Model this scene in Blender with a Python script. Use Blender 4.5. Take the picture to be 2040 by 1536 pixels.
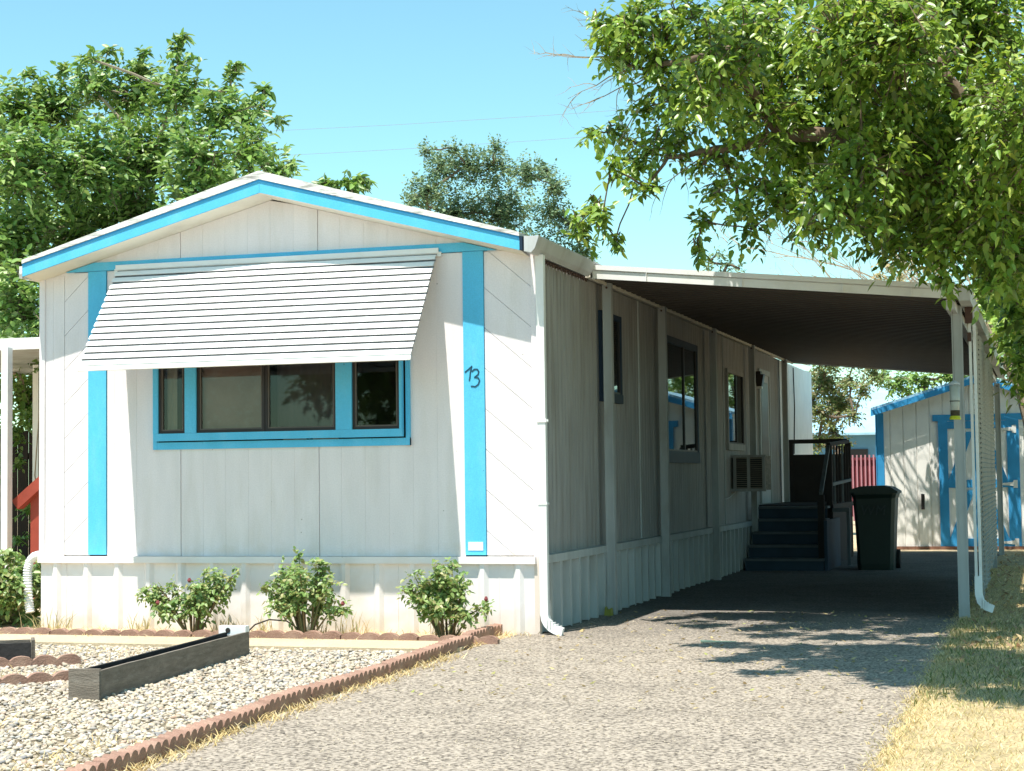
import bpy, math, random
import numpy as np
from mathutils import Vector, Matrix
random.seed(7); rng = np.random.default_rng(11)
for o in list(bpy.data.objects): bpy.data.objects.remove(o)
SC = bpy.context.scene
COL = SC.collection
# ------------------------------------------------------------------ camera
cam_d = bpy.data.cameras.new('camera'); cam = bpy.data.objects.new('camera', cam_d); COL.objects.link(cam)
YAW, PITCH, ROLL = 0.2986, 0.0537, -0.0127
fw = Vector((-math.sin(YAW)*math.cos(PITCH), math.cos(YAW)*math.cos(PITCH), math.sin(PITCH)))
r0 = Vector((math.cos(YAW), math.sin(YAW), 0)); u0 = r0.cross(fw)
rt = r0*math.cos(ROLL)+u0*math.sin(ROLL); up = -r0*math.sin(ROLL)+u0*math.cos(ROLL)
cam.matrix_world = Matrix(((rt.x, up.x, -fw.x, 3.6866), (rt.y, up.y, -fw.y, -12.5758), (rt.z, up.z, -fw.z, 1.1791), (0, 0, 0, 1)))
cam_d.sensor_width = 36; cam_d.lens = 3446.9*36/2040; cam_d.clip_end = 2000
SC.camera = cam
# ------------------------------------------------------------------ light
SUN = Vector((-0.27, -1.0, 2.78)).normalized()      # towards the sun
el = math.asin(SUN.z); az = math.atan2(SUN.x, SUN.y)
w = bpy.data.worlds.new("World"); SC.world = w; w.use_nodes = True
nt = w.node_tree; bg = nt.nodes['Background']
sky = nt.nodes.new('ShaderNodeTexSky'); sky.sky_type = 'NISHITA'; sky.sun_disc = False
sky.sun_elevation = el; sky.sun_rotation = az
sky.air_density = 1.0; sky.dust_density = 0.3; sky.ozone_density = 0.6; sky.altitude = 300
tint = nt.nodes.new('ShaderNodeMix'); tint.data_type = 'RGBA'; tint.blend_type = 'MULTIPLY'; tint.inputs[0].default_value = 1; tint.inputs[7].default_value = (.92, 1.30, 1.12, 1)
nt.links.new(sky.outputs[0], tint.inputs[6]); nt.links.new(tint.outputs[2], bg.inputs[0]); bg.inputs[1].default_value = 0.115
sl = bpy.data.lights.new('sun', 'SUN'); sl.energy = 5.0; sl.angle = math.radians(0.53); sl.color = (1, .95, .86)
so = bpy.data.objects.new('sun', sl); COL.objects.link(so); so.rotation_euler = SUN.to_track_quat('Z', 'Y').to_euler()
SC.view_settings.view_transform = 'Standard'; SC.view_settings.look = 'None'; SC.view_settings.gamma = 1
SC.view_settings.exposure = 0.72
SC.render.engine = 'CYCLES'
# ------------------------------------------------------------------ materials
def mat(name, col, rough=.7, var=.12, vs=6.0, bump=0.0, bs=60.0, spec=.3, metal=0, dirt=None, dirt_amt=.5, ds=3.0, stretch=(1, 1, 1), fine=0.0, fs=200.0, chips=None, splash=0.0):
    m = bpy.data.materials.new(name); m.use_nodes = True; t = m.node_tree; N = t.nodes; L = t.links
    b = N['Principled BSDF']; b.inputs['Roughness'].default_value = rough; b.inputs['Metallic'].default_value = metal
    b.inputs['Specular IOR Level'].default_value = spec
    tc = N.new('ShaderNodeTexCoord'); mp = N.new('ShaderNodeMapping'); mp.inputs['Scale'].default_value = stretch
    L.new(tc.outputs['Object'], mp.inputs['Vector'])
    n = N.new('ShaderNodeTexNoise'); n.inputs['Scale'].default_value = vs; n.inputs['Detail'].default_value = 6
    L.new(mp.outputs[0], n.inputs['Vector'])
    r = N.new('ShaderNodeMapRange'); r.inputs['From Min'].default_value = .3; r.inputs['From Max'].default_value = .7
    r.inputs['To Min'].default_value = 1-var; r.inputs['To Max'].default_value = 1+var
    L.new(n.outputs['Fac'], r.inputs['Value'])
    mx = N.new('ShaderNodeMix'); mx.data_type = 'RGBA'; mx.blend_type = 'MULTIPLY'; mx.inputs[0].default_value = 1
    mx.inputs[6].default_value = (*col, 1); L.new(r.outputs[0], mx.inputs[7]); out = mx.outputs[2]
    if dirt:
        n2 = N.new('ShaderNodeTexNoise'); n2.inputs['Scale'].default_value = ds; n2.inputs['Detail'].default_value = 8; n2.inputs['Roughness'].default_value = .65
        L.new(mp.outputs[0], n2.inputs['Vector'])
        r2 = N.new('ShaderNodeMapRange'); r2.inputs['From Min'].default_value = .5; r2.inputs['From Max'].default_value = .72
        r2.inputs['To Max'].default_value = dirt_amt; L.new(n2.outputs['Fac'], r2.inputs['Value'])
        m2 = N.new('ShaderNodeMix'); m2.data_type = 'RGBA'; L.new(r2.outputs[0], m2.inputs[0]); L.new(out, m2.inputs[6]); m2.inputs[7].default_value = (*dirt, 1); out = m2.outputs[2]
    if fine:
        n4 = N.new('ShaderNodeTexNoise'); n4.inputs['Scale'].default_value = fs; n4.inputs['Detail'].default_value = 3
        L.new(tc.outputs['Object'], n4.inputs['Vector'])
        r4 = N.new('ShaderNodeMapRange'); r4.inputs['From Min'].default_value = .35; r4.inputs['From Max'].default_value = .65
        r4.inputs['To Min'].default_value = 1-fine; r4.inputs['To Max'].default_value = 1+fine; L.new(n4.outputs['Fac'], r4.inputs['Value'])
        m4 = N.new('ShaderNodeMix'); m4.data_type = 'RGBA'; m4.blend_type = 'MULTIPLY'; m4.inputs[0].default_value = 1
        L.new(out, m4.inputs[6]); L.new(r4.outputs[0], m4.inputs[7]); out = m4.outputs[2]
    if chips:      # sparse nail heads and paint chips
        v = N.new('ShaderNodeTexVoronoi'); v.inputs['Scale'].default_value = 5.5; L.new(tc.outputs['Object'], v.inputs['Vector'])
        c1 = N.new('ShaderNodeMath'); c1.operation = 'LESS_THAN'; c1.inputs[1].default_value = .034; L.new(v.outputs['Distance'], c1.inputs[0])
        nv = N.new('ShaderNodeTexNoise'); nv.inputs['Scale'].default_value = 23; nv.inputs['Detail'].default_value = 6; nv.inputs['Roughness'].default_value = .7; L.new(tc.outputs['Object'], nv.inputs['Vector'])
        c2 = N.new('ShaderNodeMath'); c2.operation = 'GREATER_THAN'; c2.inputs[1].default_value = .735; L.new(nv.outputs['Fac'], c2.inputs[0])
        c3 = N.new('ShaderNodeMath'); c3.operation = 'MAXIMUM'; L.new(c1.outputs[0], c3.inputs[0]); L.new(c2.outputs[0], c3.inputs[1])
        c4 = N.new('ShaderNodeMath'); c4.operation = 'MULTIPLY'; c4.inputs[1].default_value = .55; L.new(c3.outputs[0], c4.inputs[0])
        mc = N.new('ShaderNodeMix'); mc.data_type = 'RGBA'; L.new(c4.outputs[0], mc.inputs[0]); L.new(out, mc.inputs[6]); mc.inputs[7].default_value = (*chips, 1); out = mc.outputs[2]
    if splash:     # soil splashed up by rain, ragged upper edge
        sx = N.new('ShaderNodeSeparateXYZ'); L.new(tc.outputs['Object'], sx.inputs[0])
        ns = N.new('ShaderNodeTexNoise'); ns.inputs['Scale'].default_value = 7; ns.inputs['Detail'].default_value = 8; L.new(tc.outputs['Object'], ns.inputs['Vector'])
        ms = N.new('ShaderNodeMath'); ms.operation = 'MULTIPLY_ADD'; L.new(ns.outputs['Fac'], ms.inputs[0]); ms.inputs[1].default_value = -.35; L.new(sx.outputs['Z'], ms.inputs[2])
        rs = N.new('ShaderNodeMapRange'); rs.inputs['From Min'].default_value = splash-.25; rs.inputs['From Max'].default_value = splash-.45; rs.inputs['To Max'].default_value = .55; L.new(ms.outputs[0], rs.inputs['Value'])
        mq = N.new('ShaderNodeMix'); mq.data_type = 'RGBA'; L.new(rs.outputs[0], mq.inputs[0]); L.new(out, mq.inputs[6]); mq.inputs[7].default_value = (.60, .48, .34, 1); out = mq.outputs[2]
    L.new(out, b.inputs['Base Color'])
    if bump:
        n3 = N.new('ShaderNodeTexNoise'); n3.inputs['Scale'].default_value = bs; n3.inputs['Detail'].default_value = 5
        L.new(mp.outputs[0], n3.inputs['Vector'])
        bp = N.new('ShaderNodeBump'); bp.inputs['Strength'].default_value = bump; bp.inputs['Distance'].default_value = .01
        L.new(n3.outputs['Fac'], bp.inputs['Height']); L.new(bp.outputs[0], b.inputs['Normal'])
    return m
def island_mat(name, cols, rough=.6, trans=0.0, spec=.3, tcol=None):
    """leaf / pebble / blade material: hue picked per loose piece"""
    m = bpy.data.materials.new(name); m.use_nodes = True; t = m.node_tree; N = t.nodes; L = t.links
    b = N['Principled BSDF']; b.inputs['Roughness'].default_value = rough; b.inputs['Specular IOR Level'].default_value = spec
    g = N.new('ShaderNodeNewGeometry'); cr = N.new('ShaderNodeValToRGB')
    e = cr.color_ramp.elements
    while len(e) < len(cols): e.new(.5)
    for i, c in enumerate(cols): e[i].position = i/max(1, len(cols)-1); e[i].color = (*c, 1)
    L.new(g.outputs['Random Per Island'], cr.inputs[0]); L.new(cr.outputs[0], b.inputs['Base Color'])
    if trans:
        tr = N.new('ShaderNodeBsdfTranslucent'); mx = N.new('ShaderNodeMixShader'); mx.inputs[0].default_value = trans
        hs = N.new('ShaderNodeHueSaturation'); hs.inputs['Hue'].default_value = .485; hs.inputs['Saturation'].default_value = 1.1; hs.inputs['Value'].default_value = 1.5
        L.new(cr.outputs[0], hs.inputs['Color']); L.new(hs.outputs[0], tr.inputs['Color'])
        L.new(b.outputs[0], mx.inputs[1]); L.new(tr.outputs[0], mx.inputs[2])
        L.new(mx.outputs[0], N['Material Output'].inputs['Surface'])
    return m
def drive_mat():
    m = mat('asphalt_drive', (.13, .125, .12), .9, .14, 1.3, .9, 160, spec=.2, fine=.5, fs=55)
    t = m.node_tree; N = t.nodes; L = t.links; b = N['Principled BSDF']; src = b.inputs['Base Color'].links[0].from_socket
    tc = N.new('ShaderNodeTexCoord'); sp = N.new('ShaderNodeSeparateXYZ'); L.new(tc.outputs['Object'], sp.inputs[0])
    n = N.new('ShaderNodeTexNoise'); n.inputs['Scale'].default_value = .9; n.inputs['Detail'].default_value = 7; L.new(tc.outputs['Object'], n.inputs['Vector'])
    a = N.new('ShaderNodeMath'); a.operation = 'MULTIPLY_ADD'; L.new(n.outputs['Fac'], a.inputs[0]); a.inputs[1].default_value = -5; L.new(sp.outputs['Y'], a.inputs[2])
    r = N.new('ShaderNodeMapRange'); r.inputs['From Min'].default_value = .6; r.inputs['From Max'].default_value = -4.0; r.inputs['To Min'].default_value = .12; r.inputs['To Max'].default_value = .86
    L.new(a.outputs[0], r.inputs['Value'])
    n2 = N.new('ShaderNodeTexNoise'); n2.inputs['Scale'].default_value = 48; n2.inputs['Detail'].default_value = 4; L.new(tc.outputs['Object'], n2.inputs['Vector'])
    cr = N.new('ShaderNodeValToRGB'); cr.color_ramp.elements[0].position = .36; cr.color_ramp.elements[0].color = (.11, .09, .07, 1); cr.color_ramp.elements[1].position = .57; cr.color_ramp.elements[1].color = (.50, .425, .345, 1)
    L.new(n2.outputs['Fac'], cr.inputs[0])
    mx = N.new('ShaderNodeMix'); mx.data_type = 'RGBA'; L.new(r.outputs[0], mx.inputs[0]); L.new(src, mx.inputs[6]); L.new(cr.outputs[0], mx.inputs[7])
    # hairline cracks and old oil stains
    nw = N.new('ShaderNodeTexNoise'); nw.inputs['Scale'].default_value = 3; nw.inputs['Detail'].default_value = 5; L.new(tc.outputs['Object'], nw.inputs['Vector'])
    av = N.new('ShaderNodeVectorMath'); av.operation = 'MULTIPLY_ADD'; L.new(nw.outputs['Color'], av.inputs[0]); av.inputs[1].default_value = (.35, .35, 0); L.new(tc.outputs['Object'], av.inputs[2])
    vo = N.new('ShaderNodeTexVoronoi'); vo.feature = 'DISTANCE_TO_EDGE'; vo.inputs['Scale'].default_value = .55; L.new(av.outputs[0], vo.inputs['Vector'])
    vr = N.new('ShaderNodeMapRange'); vr.inputs['From Min'].default_value = .003; vr.inputs['From Max'].default_value = .009; vr.inputs['To Min'].default_value = .84; vr.inputs['To Max'].default_value = 1; L.new(vo.outputs['Distance'], vr.inputs['Value'])
    nst = N.new('ShaderNodeTexNoise'); nst.inputs['Scale'].default_value = 2.1; nst.inputs['Detail'].default_value = 7; nst.inputs['Roughness'].default_value = .6; L.new(tc.outputs['Object'], nst.inputs['Vector'])
    rst = N.new('ShaderNodeMapRange'); rst.inputs['From Min'].default_value = .46; rst.inputs['From Max'].default_value = .68; rst.inputs['To Min'].default_value = 1.04; rst.inputs['To Max'].default_value = .84; L.new(nst.outputs['Fac'], rst.inputs['Value'])
    mm = N.new('ShaderNodeMath'); mm.operation = 'MULTIPLY'; L.new(vr.outputs[0], mm.inputs[0]); L.new(rst.outputs[0], mm.inputs[1])
    mf = N.new('ShaderNodeMix'); mf.data_type = 'RGBA'; mf.blend_type = 'MULTIPLY'; mf.inputs[0].default_value = 1; L.new(mx.outputs[2], mf.inputs[6]); L.new(mm.outputs[0], mf.inputs[7]); L.new(mf.outputs[2], b.inputs['Base Color'])
    return m
def glass_mat():
    m = bpy.data.materials.new('glass'); m.use_nodes = True; t = m.node_tree; N = t.nodes; L = t.links
    N.remove(N['Principled BSDF'])
    tr = N.new('ShaderNodeBsdfTransparent'); tr.inputs[0].default_value = (.72, .70, .68, 1)
    gl = N.new('ShaderNodeBsdfGlossy'); gl.inputs['Roughness'].default_value = .02; gl.inputs[0].default_value = (.9, .95, .95, 1)
    fr = N.new('ShaderNodeFresnel'); fr.inputs[0].default_value = 1.5
    mx = N.new('ShaderNodeMixShader'); L.new(fr.outputs[0], mx.inputs[0]); L.new(tr.outputs[0], mx.inputs[1]); L.new(gl.outputs[0], mx.inputs[2])
    L.new(mx.outputs[0], N['Material Output'].inputs['Surface']); return m
M = {}
M['white'] = mat('white_paint', (.81, .755, .765), .6, .04, 3, .12, 40, dirt=(.55, .50, .42), dirt_amt=.30, ds=1.6, stretch=(2.5, 2.5, .5), fine=.03, fs=90, chips=(.25, .22, .18), splash=.75)
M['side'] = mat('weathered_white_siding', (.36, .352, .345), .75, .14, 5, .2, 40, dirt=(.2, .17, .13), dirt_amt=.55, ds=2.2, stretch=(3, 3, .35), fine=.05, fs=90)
M['backside'] = mat('clean_white_siding', (.74, .74, .71), .7, .05, 4)
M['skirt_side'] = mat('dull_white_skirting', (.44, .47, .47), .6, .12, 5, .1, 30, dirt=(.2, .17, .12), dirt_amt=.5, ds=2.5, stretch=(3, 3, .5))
M['skirt'] = mat('white_skirting', (.82, .78, .78), .5, .04, 4, .05, 30, dirt=(.62, .5, .36), dirt_amt=.35, ds=1.8, splash=.28, chips=(.4, .33, .25))
M['blue'] = mat('light_blue_paint', (.10, .51, .79), .6, .07, 5, .25, 60, dirt=(.22, .50, .68), dirt_amt=.35, ds=5, stretch=(1, 1, .35), fine=.06, fs=120, chips=(.02, .12, .22))
M['blue_dark'] = mat('deep_blue_paint', (.012, .03, .06), .55, .1, 5)
M['blue_mid'] = mat('strong_blue_paint', (.04, .29, .58), .55, .1, 5, .1, 50)
M['edgewhite'] = mat('flaking_white_roof_coating', (.8, .79, .75), .7, .06, 8, .5, 30, dirt=(.12, .11, .10), dirt_amt=.9, ds=5, stretch=(.7, 1, 5))
M['roof'] = mat('weathered_roof_coating', (.55, .53, .5), .8, .15, 5, .4, 30, dirt=(.2, .18, .16), dirt_amt=.6, ds=5)
M['soffit'] = mat('cream_soffit_paint', (.74, .70, .60), .7, .05, 4, .1, 30, dirt=(.4, .33, .24), dirt_amt=.3, ds=3)
M['alum'] = mat('white_aluminium', (.80, .80, .79), .42, .03, 5, 0, dirt=(.55, .52, .46), dirt_amt=.3, ds=4)
M['alum_dull'] = mat('chalky_aluminium', (.53, .55, .56), .6, .08, 5, .05, 20, dirt=(.26, .22, .17), dirt_amt=.5, ds=3, stretch=(1, 1, .4))
M['post_paint'] = mat('dull_post_paint', (.37, .39, .39), .6, .1, 5, .05, 20, dirt=(.2, .17, .12), dirt_amt=.5, ds=3, stretch=(1, 1, .4))
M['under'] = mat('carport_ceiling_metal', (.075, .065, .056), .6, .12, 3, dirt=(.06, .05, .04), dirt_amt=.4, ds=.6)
M['screen'] = mat('grey_embossed_metal', (.27, .28, .25), .65, .15, 4, dirt=(.13, .12, .09), dirt_amt=.6, ds=2)
M['dark'] = mat('dark_bronze_frame', (.03, .025, .025), .4, .1, 5)
M['bronze'] = mat('bronze_frame', (.12, .10, .085), .4, .1, 5)
M['interior'] = mat('dark_interior', (.05, .045, .04), .9, .2, 2)
M['curtain'] = mat('tan_curtain', (.45, .33, .27), .9, .18, 4, .2, 20, dirt=(.5, .46, .4), dirt_amt=.5, ds=14)
M['greycurtain'] = mat('grey_curtain', (.16, .145, .145), .9, .1, 3)
M['whitecurtain'] = mat('cream_curtain', (.5, .48, .36), .9, .1, 3)
M['glass'] = glass_mat()
M['groove_shade'] = mat('louvre_gap_shade', (.24, .25, .27), .9, .3, 20)  # dark tone painted into the awning gaps as the shade between slats
M['ink'] = mat('dark_blue_ink', (.015, .07, .12), .5, .1, 5)
M['asphalt'] = mat('asphalt', (.3, .28, .25), .9, .16, 1.1, .9, 160, spec=.2, dirt=(.43, .36, .26), dirt_amt=.55, ds=.8, fine=.5, fs=55)
M['soil'] = mat('dry_soil', (.50, .40, .26), .95, .2, 2, .8, 60, dirt=(.3, .22, .14), dirt_amt=.6, ds=6, fine=.3, fs=60)
M['gravelbase'] = mat('gravel_bed_soil', (.24, .20, .14), .95, .25, 8, .9, 80, fine=.4, fs=60)
M['path'] = mat('worn_concrete', (.52, .42, .28), .9, .1, 2, .4, 90, dirt=(.4, .31, .2), dirt_amt=.45, ds=4, fine=.12, fs=60)
M['lawn'] = mat('dry_lawn_soil', (.42, .33, .19), .95, .2, 4, .8, 60, dirt=(.16, .15, .07), dirt_amt=.6, ds=2.5, fine=.3, fs=60)
M['brick'] = mat('red_brown_concrete', (.30, .18, .135), .9, .14, 8, .6, 80, dirt=(.5, .36, .27), dirt_amt=.4, ds=7, fine=.12, fs=120)
M['oldwood'] = mat('grey_weathered_wood', (.19, .16, .13), .85, .25, 6, .5, 40, dirt=(.34, .31, .27), dirt_amt=.6, ds=5, stretch=(1, 1, 6), fine=.15)
M['blackwood'] = mat('charred_dark_wood', (.035, .032, .032), .85, .25, 6, .4, 40)
M['redwood'] = mat('red_brown_stain', (.30, .055, .035), .6, .12, 6, .2, 40)
M['step'] = mat('slate_blue_step_paint', (.026, .05, .08), .65, .15, 5)
M['tread'] = mat('worn_tread_edge', (.11, .125, .135), .7, .15, 8)
M['deck'] = mat('dark_deck_wood', (.03, .025, .025), .8, .2, 5)
M['bin'] = mat('dark_green_plastic', (.012, .028, .024), .45, .1, 5, spec=.4)
M['binlogo'] = mat('faded_grey_print', (.05, .065, .07), .7, .3, 30)
M['black'] = mat('black_rubber', (.01, .01, .01), .7, .1, 5)
M['bark'] = mat('bark', (.15, .11, .08), .95, .25, 14, .8, 40, stretch=(1, 1, .3))
M['barkl'] = mat('pale_dead_bark', (.36, .29, .21), .95, .2, 14, .5, 40)
M['shedwhite'] = mat('shed_white_paint', (.85, .83, .79), .65, .05, 4, .1, 40, dirt=(.5, .46, .4), dirt_amt=.2, ds=3)
M['pallet'] = mat('reddish_timber_block', (.25, .13, .09), .9, .25, 8, .3, 40)
M['hinge'] = mat('white_metal_hinge', (.7, .7, .68), .4, .05, 5)
M['housebl'] = mat('blue_grey_house_paint', (.10, .22, .33), .7, .1, 3)
M['housero'] = mat('pale_blue_roof', (.30, .50, .62), .7, .1, 3)
M['redfence'] = mat('red_fence_paint', (.16, .025, .035), .6, .12, 5)
M['pinkfence'] = mat('pale_picket_paint', (.38, .17, .2), .6, .12, 5)
M['plasticclear'] = mat('cloudy_plastic', (.42, .44, .40), .25, .1, 8, spec=.5)
M['yellow'] = mat('yellow_green_plastic', (.50, .52, .03), .35, .05, 5)
M['seed'] = mat('dark_seed', (.06, .05, .03), .9, .3, 60)
M['darkfence'] = mat('dark_brown_fence', (.03, .022, .018), .9, .2, 6)
M['rust'] = mat('rust_brown_metal', (.09, .05, .04), .8, .25, 12)
M['wire'] = mat('faint_grey_wire', (.25, .33, .38), .6, .05, 5)
# ------------------------------------------------------------------ mesh helpers
class MB:
    def __init__(s): s.v = []; s.f = []
    def add(s, vs, fs):
        o = len(s.v); s.v += [tuple(map(float, v)) for v in vs]; s.f += [tuple(i+o for i in f) for f in fs]; return s
    def box(s, x0, x1, y0, y1, z0, z1):
        s.add([(x0,y0,z0),(x1,y0,z0),(x1,y1,z0),(x0,y1,z0),(x0,y0,z1),(x1,y0,z1),(x1,y1,z1),(x0,y1,z1)],
              [(0,3,2,1),(4,5,6,7),(0,1,5,4),(1,2,6,5),(2,3,7,6),(3,0,4,7)]); return s
    def prism(s, poly, axis, a, b):
        """extrude a 2-D polygon; axis 'x': poly=(y,z); 'y': poly=(x,z); 'z': poly=(x,y)"""
        n = len(poly)
        f = {'x': lambda p, t: (t, p[0], p[1]), 'y': lambda p, t: (p[0], t, p[1]), 'z': lambda p, t: (p[0], p[1], t)}[axis]
        s.add([f(p, a) for p in poly]+[f(p, b) for p in poly], [tuple(range(n)), tuple(range(2*n-1, n-1, -1))]+[(i, (i+1) % n, (i+1) % n+n, i+n) for i in range(n)]); return s
    def tube(s, pts, rad, n=8, caps=True):
        pts = [Vector(p) for p in pts]
        if not hasattr(rad, '__len__'): rad = [rad]*len(pts)
        vs = []; prev = None
        for i, p in enumerate(pts):
            d = (pts[min(i+1, len(pts)-1)]-pts[max(i-1, 0)]).normalized()
            if prev is None: a = d.orthogonal().normalized()
            else: a = (prev-d*prev.dot(d)); a = a.normalized() if a.length > 1e-6 else d.orthogonal().normalized()
            prev = a; b = d.cross(a)
            vs += [p+(a*math.cos(6.28318*k/n)+b*math.sin(6.28318*k/n))*rad[i] for k in range(n)]
        fs = [(i*n+k, i*n+(k+1) % n, (i+1)*n+(k+1) % n, (i+1)*n+k) for i in range(len(pts)-1) for k in range(n)]
        if caps: fs += [tuple(range(n))[::-1], tuple(range((len(pts)-1)*n, len(pts)*n))]
        return s.add(vs, fs)
    def build(s, name, m, parent=None, smooth=False):
        me = bpy.data.meshes.new(name); me.from_pydata(s.v, [], s.f); me.update()
        if smooth:
            for p in me.polygons: p.use_smooth = True
        o = bpy.data.objects.new(name, me); COL.objects.link(o); me.materials.append(m)
        if parent: o.parent = parent
        return o
def recalc(o):
    import bmesh
    bm = bmesh.new(); bm.from_mesh(o.data); bmesh.ops.recalc_face_normals(bm, faces=bm.faces); bm.to_mesh(o.data); bm.free(); return o
def tag(o, label=None, cat=None, group=None, kind=None):
    for k, v in (('label', label), ('category', cat), ('group', group), ('kind', kind)):
        if v: o[k] = v
    return o
def thing(name, label, cat, group=None, loc=(0, 0, 0)):
    o = bpy.data.objects.new(name, None); COL.objects.link(o); o.location = loc; o.empty_display_size = .2
    return tag(o, label, cat, group)
def box(name, x0, x1, y0, y1, z0, z1, m, parent=None): return MB().box(x0, x1, y0, y1, z0, z1).build(name, m, parent)
def npmesh(name, V, F, m, parent=None):
    """V (n,3), F (k,4) quads or (k,3)"""
    me = bpy.data.meshes.new(name); V = np.asarray(V, np.float32); F = np.asarray(F, np.int32); k = F.shape[1]
    me.vertices.add(len(V)); me.vertices.foreach_set('co', V.ravel())
    me.loops.add(F.size); me.loops.foreach_set('vertex_index', F.ravel())
    me.polygons.add(len(F)); me.polygons.foreach_set('loop_start', np.arange(0, F.size, k, dtype=np.int32))
    try: me.polygons.foreach_set('loop_total', np.full(len(F), k, dtype=np.int32))
    except Exception: pass
    me.update(calc_edges=True); me.validate()
    o = bpy.data.objects.new(name, me); COL.objects.link(o); me.materials.append(m)
    if parent: o.parent = parent
    return o
# ------------------------------------------------------------------ ground
def struct(o): return tag(o, kind='structure')
def sheet(name, poly, z, m):
    return struct(MB().add([(x, y, z) for x, y in poly], [tuple(range(len(poly)))]).build(name, m))
sheet('ground', [(-400, -200), (400, -200), (400, 600), (-400, 600)], 0, M['soil'])
def wob(x, y0, y1, n, amp, seed):
    r = random.Random(seed); return [(x+r.uniform(-amp, amp), y0+(y1-y0)*i/n) for i in range(n+1)]
def edge_x(y):
    K = [(-14, .5), (-7, .11), (-6, .03), (-5, -.05), (-4, -.105), (-3, -.115), (-2.2, -.16), (-1.5, -.20), (0, -.2)]
    for (a, b), (c, d) in zip(K, K[1:]):
        if a <= y <= c: return b+(d-b)*(y-a)/(c-a)
    return K[-1][1]
drv = [(edge_x(y_)+.04, y_) for y_ in [-14+.5*i for i in range(29)]]+[(.0, 0.2), (0.0, 14)]+wob(3.0, 14, -14, 140, .035, 2)
sheet('driveway', drv, .006, drive_mat())
sheet('gravel_bed', [(-9, -14)]+[(edge_x(y_)+.0, y_) for y_ in [-14+.5*i for i in range(26)]]+[(-.3, -1.35), (-9, -1.35)], .003, M['gravelbase'])
MB().prism([(-9, -1.42), (-.35, -1.42), (-.17, -1.3), (-.26, -.86), (-9, -.86)], 'z', -.01, .028).build('path', M['path']); struct(bpy.data.objects['path'])
sheet('lawn', [(3.0, -14), (14, -14), (14, 40), (3.0, 40)], .003, M['lawn'])
sheet('street', [(-60, -40), (60, -40), (60, -16), (-60, -16)], .004, M['asphalt'])
# ------------------------------------------------------------------ mobile home
X0, X1 = -4.27, 0.0; XC = -2.167; YE = 16.3
home = thing('mobile_home', 'white mobile home with light blue trim, ribbed skirting and low gable roof', 'mobile home')
slope = (3.45-2.887)/2.13
def ru(x): return 3.45-abs(x-XC)*slope      # underside line of the roof at the gable
def grooves(x0, x1, step, seam=None, gw=.005, gd=.0022, off=0.0):
    """profile points (pos, depth) of vertical-groove siding"""
    P = [(x0, 0.0)]; g = []
    k = math.ceil((x0+.02-off)/step)
    while off+k*step < x1-.02: g.append((off+k*step, gw, gd)); k += 1
    for s_ in (seam or []):
        if x0+.02 < s_ < x1-.02:
            g = [q for q in g if abs(q[0]-s_) > .03]+[(s_, .008, .012)]
    for c, w_, d in sorted(g): P += [(c-w_/2, 0), (c-w_/2+.001, d), (c+w_/2-.001, d), (c+w_/2, 0)]
    return P+[(x1, 0.0)]
def front_wall(mb, x0, x1, zb, zt, y=0.0, **k):
    P = grooves(x0, x1, **k)
    for (a, da), (b, db) in zip(P, P[1:]):
        za = zt(a) if callable(zt) else zt; zc = zt(b) if callable(zt) else zt
        mb.add([(a, y+da, zb), (b, y+db, zb), (b, y+db, zc), (a, y+da, za)], [(0, 1, 2, 3)])
def side_wall(mb, y0, y1, zb, zt, x=0.0, **k):
    P = grooves(y0, y1, **k)
    for (a, da), (b, db) in zip(P, P[1:]):
        mb.add([(x-da, a, zb), (x-db, b, zb), (x-db, b, zt), (x-da, a, zt)], [(0, 1, 2, 3)])
WX0, WX1, WZ0, WZ1 = -3.19, -1.04, 1.50, 2.60
seams = [-2.99, -1.78]; kw = dict(step=.2, seam=seams, off=-2.99)
mb = MB(); PX0, PX1 = -3.66, -.57
front_wall(mb, PX0, WX0, .59, 2.925, **kw); front_wall(mb, WX1, PX1, .59, 2.925, **kw)
front_wall(mb, WX0, WX1, .59, WZ0, **kw); front_wall(mb, WX0, WX1, WZ1, 2.925, **kw)
front_wall(mb, -3.97, -.37, 2.995, lambda x: ru(x)-.02, **kw)
front_wall(mb, -4.06, -3.83, .59, 2.925, y=.012, step=9); front_wall(mb, -.40, -.02, .59, 2.925, y=.012, step=9)
front_wall(mb, X0, -4.06, .59, 2.9, step=.105, off=X0); front_wall(mb, X0, -3.97, 2.9, lambda x: ru(x)-.02, y=.004, step=9); front_wall(mb, -.37, 0, 2.925, lambda x: ru(x)-.02, y=.004, step=9)
mb.build('front_wall', M['white'], home)
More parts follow.
